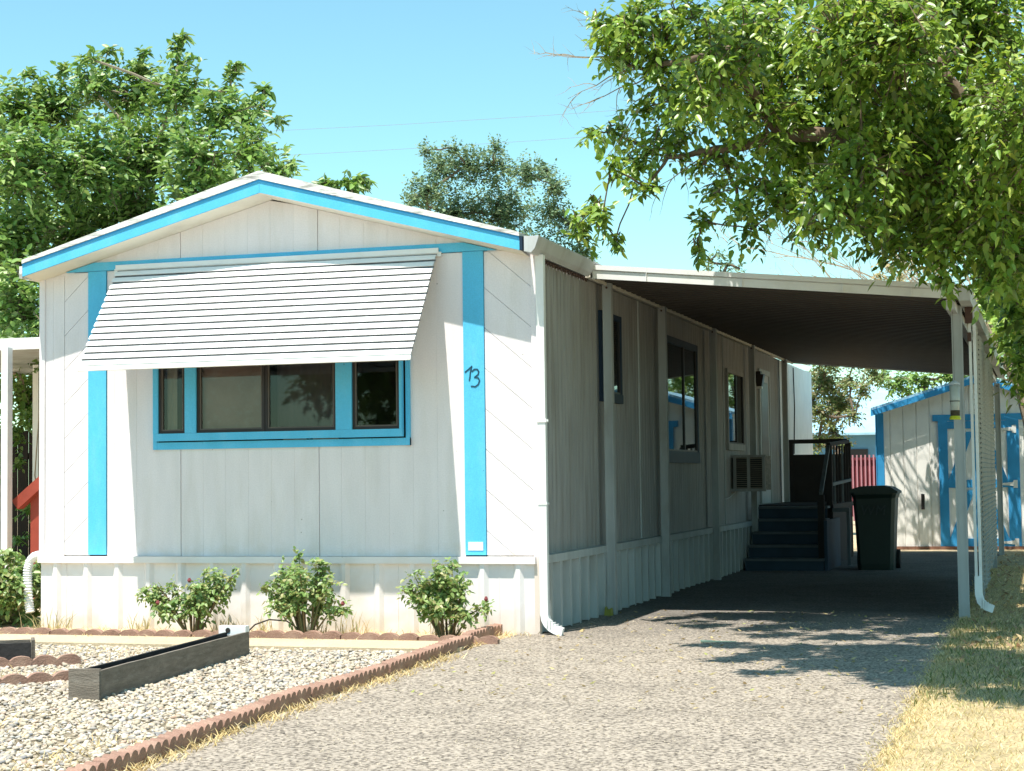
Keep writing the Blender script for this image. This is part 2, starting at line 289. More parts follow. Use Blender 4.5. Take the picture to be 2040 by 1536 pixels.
# diagonal boards on the two outer panels
def clip_poly(poly, inside, inter):
    out = []
    for i in range(len(poly)):
        a, b = poly[i-1], poly[i]
        if inside(b):
            if not inside(a): out.append(inter(a, b))
            out.append(b)
        elif inside(a): out.append(inter(a, b))
    return out
def clip_rect(poly, x0, x1, z0, z1):
    for ax, lim, sg in ((0, x0, 1), (0, x1, -1), (1, z0, 1), (1, z1, -1)):
        def ins(p, ax=ax, lim=lim, sg=sg): return (p[ax]-lim)*sg >= 0
        def itr(a, b, ax=ax, lim=lim):
            t = (lim-a[ax])/(b[ax]-a[ax]); return (a[0]+(b[0]-a[0])*t, a[1]+(b[1]-a[1])*t)
        poly = clip_poly(poly, ins, itr)
        if not poly: return []
    return poly
def diag(x0, x1, z0, z1, sl, step, off):
    mb = MB(); k = -10
    while True:
        zb = off+k*step; k += 1
        if zb > z1+1: break
        q = [(x0-.1, zb+.002), (x1+.1, zb+.002+sl*(x1-x0+.2)), (x1+.1, zb+step-.003+sl*(x1-x0+.2)), (x0-.1, zb+step-.003)]
        q = clip_rect(q, x0, x1, z0, z1)
        if len(q) > 2: mb.prism(q, 'y', .001, .014)
    return mb
recalc(diag(-4.058, -3.832, .60, 2.922, .93, .283, .05).build('diagonal_panel', M['white'], home))
recalc(diag(-.398, -.022, .60, 2.922, -.85, .31, .25).build('diagonal_panel', M['white'], home))
# blue trim
for x0, x1 in ((-3.83, -3.665), (-.568, -.402)):
    box('vertical_trim', x0, x1, -.014, .02, .60, 2.927, M['blue'], home)
mb = MB(); mb.prism([(-4.04, 2.93), (-.294, 2.93), (-.559, 3.0), (-3.775, 3.0)], 'y', -.018, .02)
recalc(mb.build('header_trim', M['blue'], home))
# corner trims
mb = MB(); mb.box(X0-.02, X0+.03, -.012, .04, .59, 2.9); mb.build('corner_trim', M['white'], home)
mb = MB(); mb.box(-.02, .018, -.02, .04, .0, 2.88); mb.build('corner_trim', M['white'], home)
# belly trim band
mb = MB(); mb.box(X0-.01, -.005, -.052, .0, .535, .588); mb.build('base_trim', M['skirt'], home)
mb = MB(); mb.box(.0, .068, .03, YE, .535, .595); mb.build('base_trim', M['skirt_side'], home)
# skirting (ribbed)
def ribs(a0, a1, step, off, w=.035, t=.012, d=.03):
    P = [(a0, 0)]; k = math.ceil((a0+.05-off)/step)
    while off+k*step < a1-.05:
        c = off+k*step; P += [(c-w/2-t, 0), (c-w/2, -d), (c+w/2, -d), (c+w/2+t, 0)]; k += 1
    return P+[(a1, 0)]
mb = MB(); P = ribs(X0, -.02, .284, -3.27, w=.03, t=.03, d=.026)
for (a, da), (b, db) in zip(P, P[1:]): mb.add([(a, da-.012, 0), (b, db-.012, 0), (b, db-.012, .54), (a, da-.012, .54)], [(0, 1, 2, 3)])
# sheet joints
for jx in (-4.03, -3.57, -1.12, -.30): mb.box(jx-.002, jx+.002, -.0165, -.012, .03, .54)
mb.build('front_skirting', M['skirt'], home)
mb = MB(); P = ribs(.04, YE, .28, .16, w=.055, t=.002, d=.058); r_ = random.Random(5)
for i, ((a, da), (b, db)) in enumerate(zip(P, P[1:])):
    j = 0.0
    mb.add([(.004-da, a, r_.uniform(0, .02)), (.004-db, b, r_.uniform(0, .02)), (.004-db, b, .54), (.004-da, a, .54)], [(0, 1, 2, 3)])
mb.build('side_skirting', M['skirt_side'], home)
# side walls, back wall
mb = MB()
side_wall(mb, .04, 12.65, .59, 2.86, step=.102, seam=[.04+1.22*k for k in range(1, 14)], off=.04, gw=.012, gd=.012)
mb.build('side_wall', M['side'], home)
mb = MB(); side_wall(mb, 12.65, YE, .59, 2.86, step=.4, seam=[13.6, 15.4], off=.04, gw=.01, gd=.01); mb.build('side_wall', M['backside'], home)
mb = MB(); mb.add([(X0, 0.01, 0), (X0, YE, 0), (X0, YE, 2.9), (X0, .01, 2.9)], [(0, 3, 2, 1)]); mb.add([(X0, YE, 0), (X1, YE, 0), (X1, YE, 2.88), (XC, YE, 3.44), (X0, YE, 2.88)], [(0, 1, 2, 3, 4)])
mb.build('rear_wall', M['backside'], home)
# white battens on the side wall (thin vertical strips)
for y in (3.5, 8.0, 12.62):
    box('batten', .0, .012, y-.018, y+.018, .6, 2.86, M['skirt_side'], home)
# roof
OV = -.25
roof = MB()
for sg, xe in ((-1, -4.30), (1, -.035)):
    poly = [(XC, 3.555), (xe, ru(xe)+.105), (xe, ru(xe)+.105+.03), (XC, 3.622)]
    roof.prism(poly, 'y', OV-.012, YE+.2)
recalc(roof.build('roof', M['edgewhite'], home))
for xe, nm in ((-4.30, 'left'), (-.035, 'right')):
    mb = MB(); poly = [(XC+(0.001 if xe > XC else -.001), 3.45), (xe, ru(xe)), (xe, ru(xe)+.104), (XC+(0.001 if xe > XC else -.001), 3.554)]
    mb.prism(poly, 'y', OV, OV+.02); fa = recalc(mb.build('fascia', M['blue'], home))
    mb = MB(); mb.prism([(XC, 3.535), (xe, ru(xe)+.085), (xe, ru(xe)+.102), (XC, 3.553)], 'y', OV-.006, OV-.0005); recalc(mb.build('drip_edge', M['blue_mid'], fa))
    mb = MB(); ys = [OV+.02, 0.012]
    mb.add([(XC, ys[0], 3.452), (xe, ys[0], ru(xe)+.002), (xe, ys[1], ru(xe)-.022), (XC, ys[1], 3.432)], [(0, 1, 2, 3)])
    mb.build('soffit', M['soffit'], home)
for x in (-3.38, -1.2): MB().prism([(x-.003, ru(x)-.012), (x+.003, ru(x)-.012), (x+.003, ru(x)-.004), (x-.003, ru(x)-.004)], 'y', OV+.02, -.01)
mb = MB(); mb.box(-.034, -.012, OV-.004, OV+.08, 2.885, 2.99); mb.build('fascia_end', M['blue_dark'], home)
# shed-side gutter on the right eave
gp = [(.0, 2.99), (-.0, 2.875), (.055, 2.862), (.085, 2.895), (.102, 2.935), (.115, 2.975), (.115, 2.99), (.105, 2.99), (.09, 2.935), (.07, 2.89), (.012, 2.885), (.012, 2.99)]
mb = MB(); mb.prism(gp, 'y', OV-.0, 1.44); mb.prism([(.002, 2.877), (.055, 2.864), (.085, 2.896), (.113, 2.976), (.113, 2.988), (.002, 2.988)], 'y', OV-.003, OV+.004)
for y in (.35, 1.2): mb.box(.002, .119, y, y+.02, 2.989, 2.994)
recalc(mb.build('gutter', M['alum_dull'], home))
mb = MB(); mb.box(-.0, .03, .04, 1.5, 2.847, 2.858); r_ = random.Random(3)
for k in range(18): y = .1+k*.078; mb.box(.03, .036, y, y+r_.uniform(.01, .05), 2.825, 2.852)
mb.build('eave_board', M['rust'], home)
# left eave gutter / drip
mb = MB(); mb.box(-4.33, -4.302, OV, YE, 2.87, 2.97); mb.build('eave_board', M['edgewhite'], home)
# downspout at the front right corner
ds = MB()
def rect_tube(mb, path, w, d):
    """path of (center, dirx) rectangular duct in the x/z plane"""
    vs = []; n = len(path)
    for i, (x, y, z) in enumerate(path):
        a = Vector(path[max(i-1, 0)]); b = Vector(path[min(i+1, n-1)]); t = (b-a).normalized()
        s1 = Vector((0, 1, 0)).cross(t).normalized(); p = Vector((x, y, z))
        for q in ((-1, -1), (1, -1), (1, 1), (-1, 1)): vs.append(p+s1*q[0]*w/2+Vector((0, 1, 0))*q[1]*d/2)
    fs = [(i*4+k, i*4+(k+1) % 4, (i+1)*4+(k+1) % 4, (i+1)*4+k) for i in range(n-1) for k in range(4)]+[(3, 2, 1, 0), tuple(range(4*n-4, 4*n))]
    mb.add(vs, fs)
rect_tube(ds, [(.06, -.03, 2.87), (.06, -.03, 1.5), (.06, -.03, .16), (.068, -.03, .12), (.085, -.032, .09), (.11, -.035, .065), (.15, -.05, .045), (.21, -.07, .03)], .062, .05)
sp = recalc(ds.build('downspout', M['alum'], home))
mb = MB(); box('strap', .024, .098, -.060, .002, .98, .995, M['alum'], sp); mb.box(.022, .1, -.062, .004, 1.60, 1.625); mb.box(.092, .112, -.05, -.04, 1.605, 1.62); mb.build('strap', M['alum'], sp)
mb = MB()
for k in range(5):
    x = .085+k*.024; mb.box(x-.004, x+.004, -.068-.01*k*.3, .003, .075-.012*k, .125-.013*k)
mb.build('elbow_ridge', M['alum'], sp)
# corrugated flexible spout at the left corner
mb = MB(); pts = []; rad = []
path = [(-4.28, -.02, .60), (-4.33, -.02, .585), (-4.37, -.02, .55), (-4.385, -.03, .48), (-4.385, -.03, .40), (-4.375, -.04, .3), (-4.36, -.05, .2), (-4.34, -.06, .12)]
for i in range(len(path)-1):
    for k in range(8):
        t = k/8; a = Vector(path[i]); b = Vector(path[i+1]); pts.append(a.lerp(b, t)); rad.append(.036+.004*(1 if k % 2 else -1)*(1 if i > 1 else 0))
mb.tube(pts, rad, 12); mb.build('flexible_spout', M['alum'], home)
# house number, hand painted "73"
def stroke(mb, P, x, z, s, w, y=-.017):
    P = [(x+a*s, z+b*s) for a, b in P]
    for (a, b), (c, d) in zip(P, P[1:]):
        L_ = math.hypot(c-a, d-b); nx, nz = -(d-b)/L_*w/2, (c-a)/L_*w/2
        mb.prism([(a+nx, b+nz), (c+nx, d+nz), (c-nx, d-nz), (a-nx, b-nz)], 'y', y, y+.004)
    for k, (a, b) in enumerate(P):
        mb.prism([(a+w/2*math.cos(t*.785), b+w/2*math.sin(t*.785)) for t in range(8)], 'y', y-.0003-(k % 3)*.0002, y+.004)
for nm, P, x, z in (('seven', [(0, .68), (.3, .9), (.55, 1.12), (.5, .9), (.42, .6), (.4, .3), (.34, 0)], -.553, 1.935),
                    ('three', [(0, .82), (.18, .98), (.42, .98), (.56, .78), (.5, .55), (.2, .34), (.5, .28), (.62, .05), (.5, -.25), (.25, -.42), (-.08, -.38)], -.497, 1.925)):
    mb = MB(); stroke(mb, P, x, z, .095, .011); recalc(mb.build('number_'+nm, M['ink'], home))
box('white_sticker', -.545, -.425, -.0175, -.0145, .635, .70, M['alum'], home)
# ---- front window
win = MB()
for a in ((-3.226, -3.19, 1.447, 2.64), (-1.04, -1.008, 1.447, 2.64), (-3.226, -1.008, 2.6, 2.66), (-3.226, -1.008, 1.447, 1.505)):
    win.box(a[0], a[1], -.028 if a[1]-a[0] < 1 else -.026, .0, a[2], a[3])
window = win.build('window', M['blue'], home)
mb = MB(); yf = -.075
mb.box(-3.20, -1.055, yf, -.027, 1.515, 1.575)
for x0, x1 in ((-3.20, -3.155), (-2.915, -2.815), (-1.605, -1.47), (-1.075, -1.055)):
    mb.box(x0, x1, yf-.003, -.027, 1.576, 2.59)
mb.box(-3.20, -1.055, yf, -.027, 2.5, 2.6)
mb.build('window_frame', M['blue'], window)
def sash(x0, x1, z0, z1, y, parent, w=.018, m='dark', w2=.011):
    mb = MB(); mb.box(x0, x0+w, y, y+.03, z0, z1); mb.box(x1-w, x1, y, y+.03, z0, z1); mb.box(x0+w, x1-w, y+.001, y+.03, z0, z0+w); mb.box(x0+w, x1-w, y+.001, y+.03, z1-w, z1)
    f = mb.build('sash', M[m], parent)
    mb = MB(); a, b, c, d = x0+w, x1-w, z0+w, z1-w
    mb.box(a, a+w2, y+.006, y+.03, c, d); mb.box(b-w2, b, y+.006, y+.03, c, d); mb.box(a+w2, b-w2, y+.007, y+.03, c, c+w2); mb.box(a+w2, b-w2, y+.007, y+.03, d-w2, d)
    mb.build('inner_sash', M['bronze'], parent)
    MB().add([(a, y+.02, c), (b, y+.02, c), (b, y+.02, d), (a, y+.02, d)], [(0, 1, 2, 3)]).build('pane', M['glass'], parent)
sash(-3.155, -2.916, 1.577, 2.499, -.06, window, .02)
sash(-2.815, -2.22, 1.577, 2.499, -.06, window, .022)
sash(-2.219, -1.606, 1.577, 2.499, -.055, window, .022)
sash(-1.47, -1.076, 1.577, 2.499, -.06, window, .02)
mb = MB(); mb.add([(-3.25, .02, 1.45), (-.98, .02, 1.45), (-.98, .9, 1.45), (-3.25, .9, 1.45), (-3.25, .02, 2.7), (-.98, .02, 2.7), (-.98, .9, 2.7), (-3.25, .9, 2.7)], [(0, 1, 2, 3), (4, 7, 6, 5), (3, 2, 6, 7), (0, 3, 7, 4), (1, 5, 6, 2)])
mb.build('room_interior', M['interior'], home)
def curtain(x0, x1, z0, z1, y, m, amp=.008, n=40, parent=window, per=.05):
    xs = [x0+(x1-x0)*i/n for i in range(n+1)]; vs = []
    for x in xs: d = amp*math.sin(x/per*6.28); vs += [(x, y+d, z0), (x, y+d, z1)]
    MB().add(vs, [(2*i, 2*i+2, 2*i+3, 2*i+1) for i in range(n)]).build('curtain', M[m], parent, smooth=True)
curtain(-3.13, -3.04, 1.58, 2.5, .03, 'whitecurtain', .006, 16)
curtain(-2.80, -2.24, 1.58, 2.5, .0, 'curtain', .0015, 30, per=.3)
curtain(-2.2, -1.62, 1.58, 2.36, .14, 'greycurtain', .006, 40, per=.09)
mb = MB(); mb.box(-2.1, -1.9, .03, .1, 1.5, 1.60); mb.box(-1.85, -1.63, .04, .1, 1.5, 1.605); mb.build('sill_clutter', M['plasticclear'], window)
# ---- awning over the front window
aw = MB(); N = 15; zt, zb_, p_ = 2.925, 2.105, .62; ax0, ax1 = -3.545, -.765
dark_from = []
prof = [(-.0, 2.945), (-.03, 2.945), (-.03, 2.93)]
for k in range(N):
    t0 = k/N; t1 = (k+1)/N
    B = lambda t: (-.03-(p_-.03)*t, zt-(zt-zb_)*t)
    dt = t1-t0; g = B(t0+dt*.25); f0 = B(t0+dt*.28); f1 = B(t0+dt*.7); f2 = B(t1)
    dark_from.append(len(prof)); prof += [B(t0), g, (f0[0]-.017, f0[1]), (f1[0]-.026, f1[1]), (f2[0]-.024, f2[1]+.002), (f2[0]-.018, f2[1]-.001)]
prof += [(-p_-.02, zb_), (-p_-.028, zb_-.04), (-p_-.018, zb_-.045), (-p_+.0, zb_-.01)]
n = len(prof); vs = [(ax0, y, z) for y, z in prof]+[(ax1, y, z) for y, z in prof]
aw.add(vs, [(i, i+1, i+1+n, i+n) for i in range(n-1)])
awn = aw.build('window_awning', M['alum'], home); awn.data.materials.append(M['groove_shade'])
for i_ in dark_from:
    for j_ in (i_-1, i_): awn.data.polygons[j_].material_index = 1  # groove faces carry the painted shade colour
mb = MB()
for x in (ax0+.01, -2.6, -1.7, ax1-.03): recalc(MB().prism([(-.03, 2.9), (-.04, 2.875), (-p_, zb_-.02), (-p_, zb_-.005)], 'x', x, x+.018).build('support_arm', M['alum_dull'], awn))
mb = MB(); mb.box(ax0-.03, ax1+.03, -.034, -.018, 2.9, 2.935); mb.box(ax0-.01, ax1+.012, -.05, -.034, 2.925, 2.965); mb.build('wall_rail', M['alum'], awn)
# ---- windows and door on the carport side
def side_window(y0, y1, z0, z1, fr, m, label=None, split=None, bottom=.08):
    mb = MB(); mb.box(.0, .035, y0, y0+fr, z0, z1); mb.box(.0, .035, y1-fr, y1, z0, z1); mb.box(.0, .034, y0+fr, y1-fr, z1-fr, z1); mb.box(.0, .04, y0-.005, y1+.005, z0-bottom+fr, z0+fr)
    o = mb.build('window', M[m], home)
    if label: o['label'] = label
    mb = MB(); mb.add([(.003, y0, z0), (.003, y1, z0), (.003, y1, z1), (.003, y0, z1)], [(0, 1, 2, 3)]); mb.build('backing', M['interior'], o)
    mb = MB(); mb.add([(.015, y0+fr, z0+fr), (.015, y1-fr, z0+fr), (.015, y1-fr, z1-fr), (.015, y0+fr, z1-fr)], [(0, 1, 2, 3)]); mb.build('pane', M['glass'], o)
    for y in (split or []): box('mullion', .005, .028, y-.015, y+.015, z0+fr, z1-fr, M['dark'], o)
    mb = MB(); mb.box(.006, .027, y0+fr+.025, y1-fr-.025, z0+fr, z0+fr+.02)
    mb.box(.005, .028, y0+fr, y0+fr+.025, z0+fr, z1-fr); mb.box(.005, .028, y1-fr-.025, y1-fr, z0+fr, z1-fr)
    mb.build('sash', M['dark'], o); return o
side_window(1.97, 2.70, 1.87, 2.63, .05, 'blue_dark', split=[2.3])
side_window(4.5, 6.3, 1.37, 2.62, .07, 'blue_dark', split=[5.55], bottom=.12)
side_window(8.15, 9.35, 1.52, 2.48, .05, 'side', split=[8.8])
mb = MB(); mb.box(.0, .03, 10.65, 10.72, .8, 2.62); mb.box(.0, .03, 11.5, 11.57, .8, 2.62); mb.box(.0, .03, 10.72, 11.5, 2.55, 2.62)
door = mb.build('door', M['skirt_side'], home)
box('door_leaf', .004, .018, 10.72, 11.5, .8, 2.55, M['alum_dull'], door)
box('door_glass', .019, .022, 10.82, 11.4, 1.45, 2.45, M['bronze'], door)
mb = MB(); mb.tube([(.02, 10.8, 1.35), (.07, 10.8, 1.35)], .02, 8); mb.build('lock', M['dark'], door); MB().box(.02, .08, 10.78, 10.82, 1.2, 1.24).build('handle', M['dark'], door)
lt = MB(); lt.box(.0, .1, 10.28, 10.42, 2.52, 2.56); lt.prism([(.02, 2.52), (.14, 2.52), (.11, 2.36), (.04, 2.36)], 'y', 10.29, 10.41)
lamp = recalc(lt.build('porch_light', M['dark'], home)); box('lamp_glass', .045, .108, 10.30, 10.40, 2.33, 2.359, M['alum'], lamp)
# evaporative cooler hung on the wall
mb = MB(); mb.box(.03, .41, 8.46, 9.0, 1.0, 1.42); cl = mb.build('wall_cooler', M['oldwood'], home)
mb = MB(); mb.box(.0, .43, 8.44, 8.456, .985, 1.02); mb.box(.0, .43, 8.44, 8.456, 1.40, 1.43)
for x in (.03, .2, .385): mb.box(x, x+.035, 8.445, 8.456, 1.02, 1.40)
mb.build('cooler_frame', M['side'], cl)
mb = MB()
for x0, x1 in ((.07, .195), (.24, .38)):
    for k in range(14): z = 1.04+k*.025; mb.box(x0, x1, 8.452, 8.459, z, z+.012)
mb.build('louvre', M['black'], cl)
mb = MB(); mb.tube([(.05, 8.47, .98), (.03, 8.2, .92), (.02, 7.9, .9)], .006, 6); mb.build('drain_pipe', M['alum_dull'], cl)
mb = MB(); mb.tube([(.02, 14.0, 2.82), (.025, 14.02, 2.2), (.02, 13.9, 1.5)], .01, 6); mb.build('cable', M['black'], home)
# ------------------------------------------------------------------ carport
CY0, CY1 = 1.45, 13.4; CX0, CX1 = .09, 3.06
def cz(x): return 2.865-(x-CX0)*(.30/2.95)
car = thing('carport', 'long white aluminium carport with sloping flat roof beside the mobile home', 'carport')
mb = MB(); P = []; y = CY0+.02
while y < CY1-.02:
    P += [(y, 0), (y+.08, 0), (y+.088, .035), (y+.19, .035), (y+.198, 0)]; y += .2
vs = [(CX0, y, cz(CX0)+d) for y, d in P]+[(CX1-.02, y, cz(CX1)+d) for y, d in P]; n = len(P)
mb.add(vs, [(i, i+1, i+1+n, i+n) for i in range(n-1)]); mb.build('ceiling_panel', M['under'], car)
mb = MB(); mb.prism([(CX0, cz(CX0)+.05), (CX1, cz(CX1)+.05), (CX1, cz(CX1)+.085), (CX0, cz(CX0)+.085)], 'y', CY0+.02, CY1-.02); recalc(mb.build('roof_panel', M['alum'], car))
def fas(y0, y1, m, name):
    mb = MB()
    mb.prism([(CX0-.02, cz(CX0)-.015), (CX1, cz(CX1)-.015), (CX1, cz(CX1)+.05), (CX0-.02, cz(CX0)+.05)], 'y', y0, y1)
    mb.prism([(CX0-.02, cz(CX0)+.060), (CX1, cz(CX1)+.060), (CX1, cz(CX1)+.10), (CX0-.02, cz(CX0)+.10)], 'y', y0-.012 if y0 < 5 else y0, y1)
    x = CX0
    if y0 < 5:
        for xj in (.55, 1.35, 2.16, 2.7): mb.box(xj, xj+.004, y0-.014, y0-.001, cz(xj)-.012, cz(xj)+.098)
    return recalc(mb.build(name, m, car))
fas(CY0, CY0+.02, M['alum'], 'front_fascia'); fas(CY1-.02, CY1, M['alum_dull'], 'rear_fascia')
mb = MB(); mb.box(-.06, .10, CY0, CY1, 2.985, 2.995); mb.build('flashing', M['alum_dull'], car)
# side gutter along the low edge
mb = MB(); mb.box(CX1+.002, CX1+.09, CY0, CY1, cz(CX1)-.03, cz(CX1)+.09); mb.build('gutter', M['alum_dull'], car)
mb = MB(); mb.box(CX1-.10, CX1-.03, CY0+.06, CY1-.05, cz(CX1)-.09, cz(CX1)-.012); mb.build('side_beam', M['alum_dull'], car)
mb = MB(); mb.box(.025, .088, CY0, CY1, cz(CX0)-.01, cz(CX0)+.045); mb.box(.088, .10, CY0+.03, CY1, cz(CX0)-.03, cz(CX0)-.004); mb.build('ledger', M['soffit'], car)
def post(x, y, top, w=.075, m='post_paint', d=.075):
    mb = MB(); e = .014
    mb.prism([(x-w/2, y-d/2), (x-w/2+e, y-d/2), (x-w/2+e, y-d/2+.006), (x+w/2-e, y-d/2+.006), (x+w/2-e, y-d/2), (x+w/2, y-d/2), (x+w/2, y+d/2), (x-w/2, y+d/2)], 'z', 0, top)
    o = recalc(mb.build('post', M[m], car))
    mb = MB(); mb.tube([(x, y-d/2+.004, top-.04), (x, y-d/2-.002, top-.04)], .01, 8); mb.build('bolt', M['rust'], o)
for y in (1.92, 4.15, 6.88, 9.6, 12.5): post(.10, y, cz(.10)-.01)
post(3.02, 1.98, cz(3.045)-.02, .085); post(3.045, 5.6, 2.45); post(3.045, 9.4, 2.45); post(3.045, 13.1, 2.45)
mb = MB(); mb.box(3.085, 3.145, 1.97, 2.03, 2.40, 2.53); mb.build('bracket', M['rust'], car); box('bracket', 3.1, 3.13, 1.95, 2.0, 2.25, 2.32, M['rust'], car)
mb = MB()
for x in (3.118, 3.152): rect_tube(mb, [(x, 2.06, 2.5), (x, 2.06, 1.2), (x, 2.06, .3)], .022, .05)
rect_tube(mb, [(3.135, 2.02, .34), (3.135, 2.0, .2), (3.15, 1.98, .14), (3.19, 1.96, .10), (3.25, 1.94, .08)], .06, .05)
dsp = recalc(mb.build('downspout', M['alum'], car))
mb = MB()
for k in range(5): x = 3.15+.018*k; mb.box(x, x+.006, 1.925, 2.0, .085-.004*k, .17-.012*k)
mb.build('elbow_ridge', M['alum'], dsp)
# embossed side screen hanging along the low side of the carport
scr = thing('privacy_screen', 'grey white embossed metal screen hanging along the right side of the carport', 'screen')
ys_ = [2.15, 3.5, 4.85, 6.2, 7.6]
for a, b in zip(ys_, ys_[1:]):
    mb = MB(); P = []; z = .0
    zt_ = 2.44-.02*(a-2); z = .06+.05*(a-2)+.04*random.random(); zs = []
    while z < zt_: zs.append((z, 0)); zs.append((z+.034, .012)); zs.append((z+.04, 0)); z += .044
    n_ = 10; rows = []
    for zz, d in zs:
        rows.append([(3.13+d+.006*math.sin(7*(a+(b-a-.02)*i/n_)), a+(b-a-.02)*i/n_, zz-.012*abs(math.sin(9*(a+(b-a)*i/n_)))) for i in range(n_+1)])
    vs = [p for r in rows for p in r]; W_ = n_+1
    mb.add(vs, [(r*W_+i, r*W_+i+1, (r+1)*W_+i+1, (r+1)*W_+i) for r in range(len(rows)-1) for i in range(n_)])
    mb.build('screen_panel', M['screen'], scr)
# hanging bird feeder
fe = thing('bird_feeder', 'clear tube bird feeder with yellow green base hanging at the carport post', 'bird feeder')
fx, fy = 3.0, 1.72
mb = MB(); mb.tube([(fx, fy, 1.64), (fx, fy, 1.72), (fx, fy, 1.76), (fx, fy, 1.88)], [.036, .036, .038, .04], 16); mb.build('tube', M['plasticclear'], fe, True)
mb = MB(); mb.tube([(fx, fy, 1.605), (fx, fy, 1.615), (fx, fy, 1.635)], [.045, .046, .038], 16); mb.build('base', M['yellow'], fe)
mb = MB(); mb.tube([(fx, fy, 1.636), (fx, fy, 1.68)], .037, 16); mb.build('seed_fill', M['seed'], fe)
mb = MB(); mb.tube([(fx, fy, 1.75), (fx, fy, 1.757)], .041, 16); mb.build('collar', M['dark'], fe)
mb = MB(); mb.tube([(fx, fy, 1.885), (fx, fy, 1.9), (fx, fy, 1.92)], [.045, .04, .01], 16); mb.build('cap', M['alum_dull'], fe)
mb = MB(); mb.tube([(fx, fy, 1.92), (fx, fy, 2.55)], .0015, 5); mb.build('hanger', M['dark'], fe)
# ------------------------------------------------------------------ porch steps and deck
po = thing('porch_deck', 'dark blue wooden steps up to a railed deck at the side door', 'porch')
rise = .155; run = .28; sx0, sx1 = .10, 1.06; sy = 8.78
mb = MB()
for k in range(5):
    box('riser', sx0, sx1-.02*k, sy+run*k, sy+run*k+.02, rise*k, rise*(k+1)-.03, M['step'], po)
    box('tread', sx0-.0, sx1-.02*k+.01, sy+run*k-.03, sy+run*(k+1)+.01, rise*(k+1)-.03, rise*(k+1), M['tread'], po)
DY0 = sy+run*5; DZ = .79; DX1 = 1.02
box('deck_floor', .06, DX1, DY0, 12.7, DZ-.06, DZ, M['deck'], po); box('riser', sx0, DX1, DY0+.0, DY0+.02, rise*5-.02, DZ-.06, M['step'], po)
box('side_skirt', DX1-.03, DX1-.01, DY0+.02, 12.68, .02, DZ-.06, M['deck'], po)
box('stringer', sx1+.012, sx1+.05, sy, DY0, .0, .62, M['step'], po)
def bar(name, a, b, w, m):
    mb = MB(); a = Vector(a); b = Vector(b); d = (b-a).normalized(); s1 = d.cross(Vector((0, 0, 1)))
    s1 = s1.normalized() if s1.length > .01 else Vector((1, 0, 0)); s2 = d.cross(s1)
    vs = [p+s1*q*w/2+s2*r*w/2 for p in (a, b) for q, r in ((-1, -1), (1, -1), (1, 1), (-1, 1))]
    mb.add(vs, [(3, 2, 1, 0), (4, 5, 6, 7)]+[(k, (k+1) % 4, (k+1) % 4+4, k+4) for k in range(4)]); return recalc(mb.build(name, m, po))
for x, y, z0, z1 in ((1.03, 8.9, 0, .93), (.98, DY0+.05, 0, 1.56), (.97, 12.6, 0, 1.63), (.15, 12.6, DZ, 1.63), (.70, 12.6, DZ, 1.6)):
    box('rail_post', x-.04, x+.04, y-.04, y+.04, z0, z1, M['deck'], po)
bar('handrail', (1.03, 8.9, .95), (.98, DY0+.02, 1.55), .045, M['tread'])
bar('handrail', (.98, DY0, 1.57), (.97, 12.6, 1.65), .05, M['deck']); bar('handrail', (.1, 12.6, 1.66), (.96, 12.6, 1.66), .06, M['deck'])
bar('middle_rail', (1.0, DY0+.1, 1.05), (1.0, 12.55, 1.1), .04, M['tread']); bar('middle_rail', (.1, 12.6, 1.44), (.96, 12.6, 1.44), .04, M['deck'])
bar('middle_rail', (1.02, DY0-.03, .72), (1.24, DY0-.03, .72), .05, M['tread']); bar('rail_post', (1.22, DY0-.03, 0), (1.22, DY0-.03, .70), .04, M['tread'])
for k in range(7):
    y = DY0+.3+k*.32; x = .98
    bar('baluster', (x, y, DZ), (x, y, 1.57), .025, M['tread'] if k in (1, 4) else M['deck'])
box('back_screen', .1, .96, 12.57, 12.59, DZ, 1.47, M['deck'], po)
# seat on the deck
# ------------------------------------------------------------------ wheeled bin
bn = thing('wheeled_bin', 'dark green wheeled rubbish bin beside the porch steps under the carport', 'rubbish bin')
cx, cy = 1.66, 9.25
lv = [(0.0, .21, .24), (.08, .215, .25), (.55, .235, .27), (.88, .255, .29), (.93, .27, .31), (.95, .27, .31)]
mb = MB(); vs = []
for z, a, b in lv:
    c = .04
    vs += [(cx+sx*(a-(c if k else 0)), cy+sy*(b-(0 if k else c)), z) for sx, sy, k in ((-1, -1, 0), (-1, -1, 1), (1, -1, 1), (1, -1, 0), (1, 1, 0), (1, 1, 1), (-1, 1, 1), (-1, 1, 0))]
mb.add(vs, [(i*8+k, i*8+(k+1) % 8, (i+1)*8+(k+1) % 8, (i+1)*8+k) for i in range(len(lv)-1) for k in range(8)]+[tuple(range(8))[::-1], tuple(range(40, 48))])
recalc(mb.build('body', M['bin'], bn))
mb = MB(); mb.prism([(cx-.285, .95), (cx+.29, .94), (cx+.29, .965), (cx+.2, 1.02), (cx+.1, 1.035), (cx-.15, 1.03), (cx-.26, 1.0), (cx-.285, .975)], 'y', cy-.33, cy+.33); recalc(mb.build('lid', M['bin'], bn))
mb = MB(); mb.tube([(cx-.25, cy+.36, .93), (cx+.25, cy+.36, .93)], .018, 8); mb.build('handle', M['bin'], bn)
for s_ in (-1, 1): mb = MB(); mb.tube([(cx+s_*.2, cy+.25, .12), (cx+s_*.26, cy+.25, .12)], .12, 16); mb.build('wheel', M['black'], bn)
cu = bpy.data.curves.new('logo', 'FONT'); cu.body = 'WM'; cu.size = .17; cu.extrude = .002; cu.shear = .15
to = bpy.data.objects.new('tmp', cu); COL.objects.link(to); bpy.context.view_layer.update()
me = bpy.data.meshes.new_from_object(to); bpy.data.objects.remove(to)
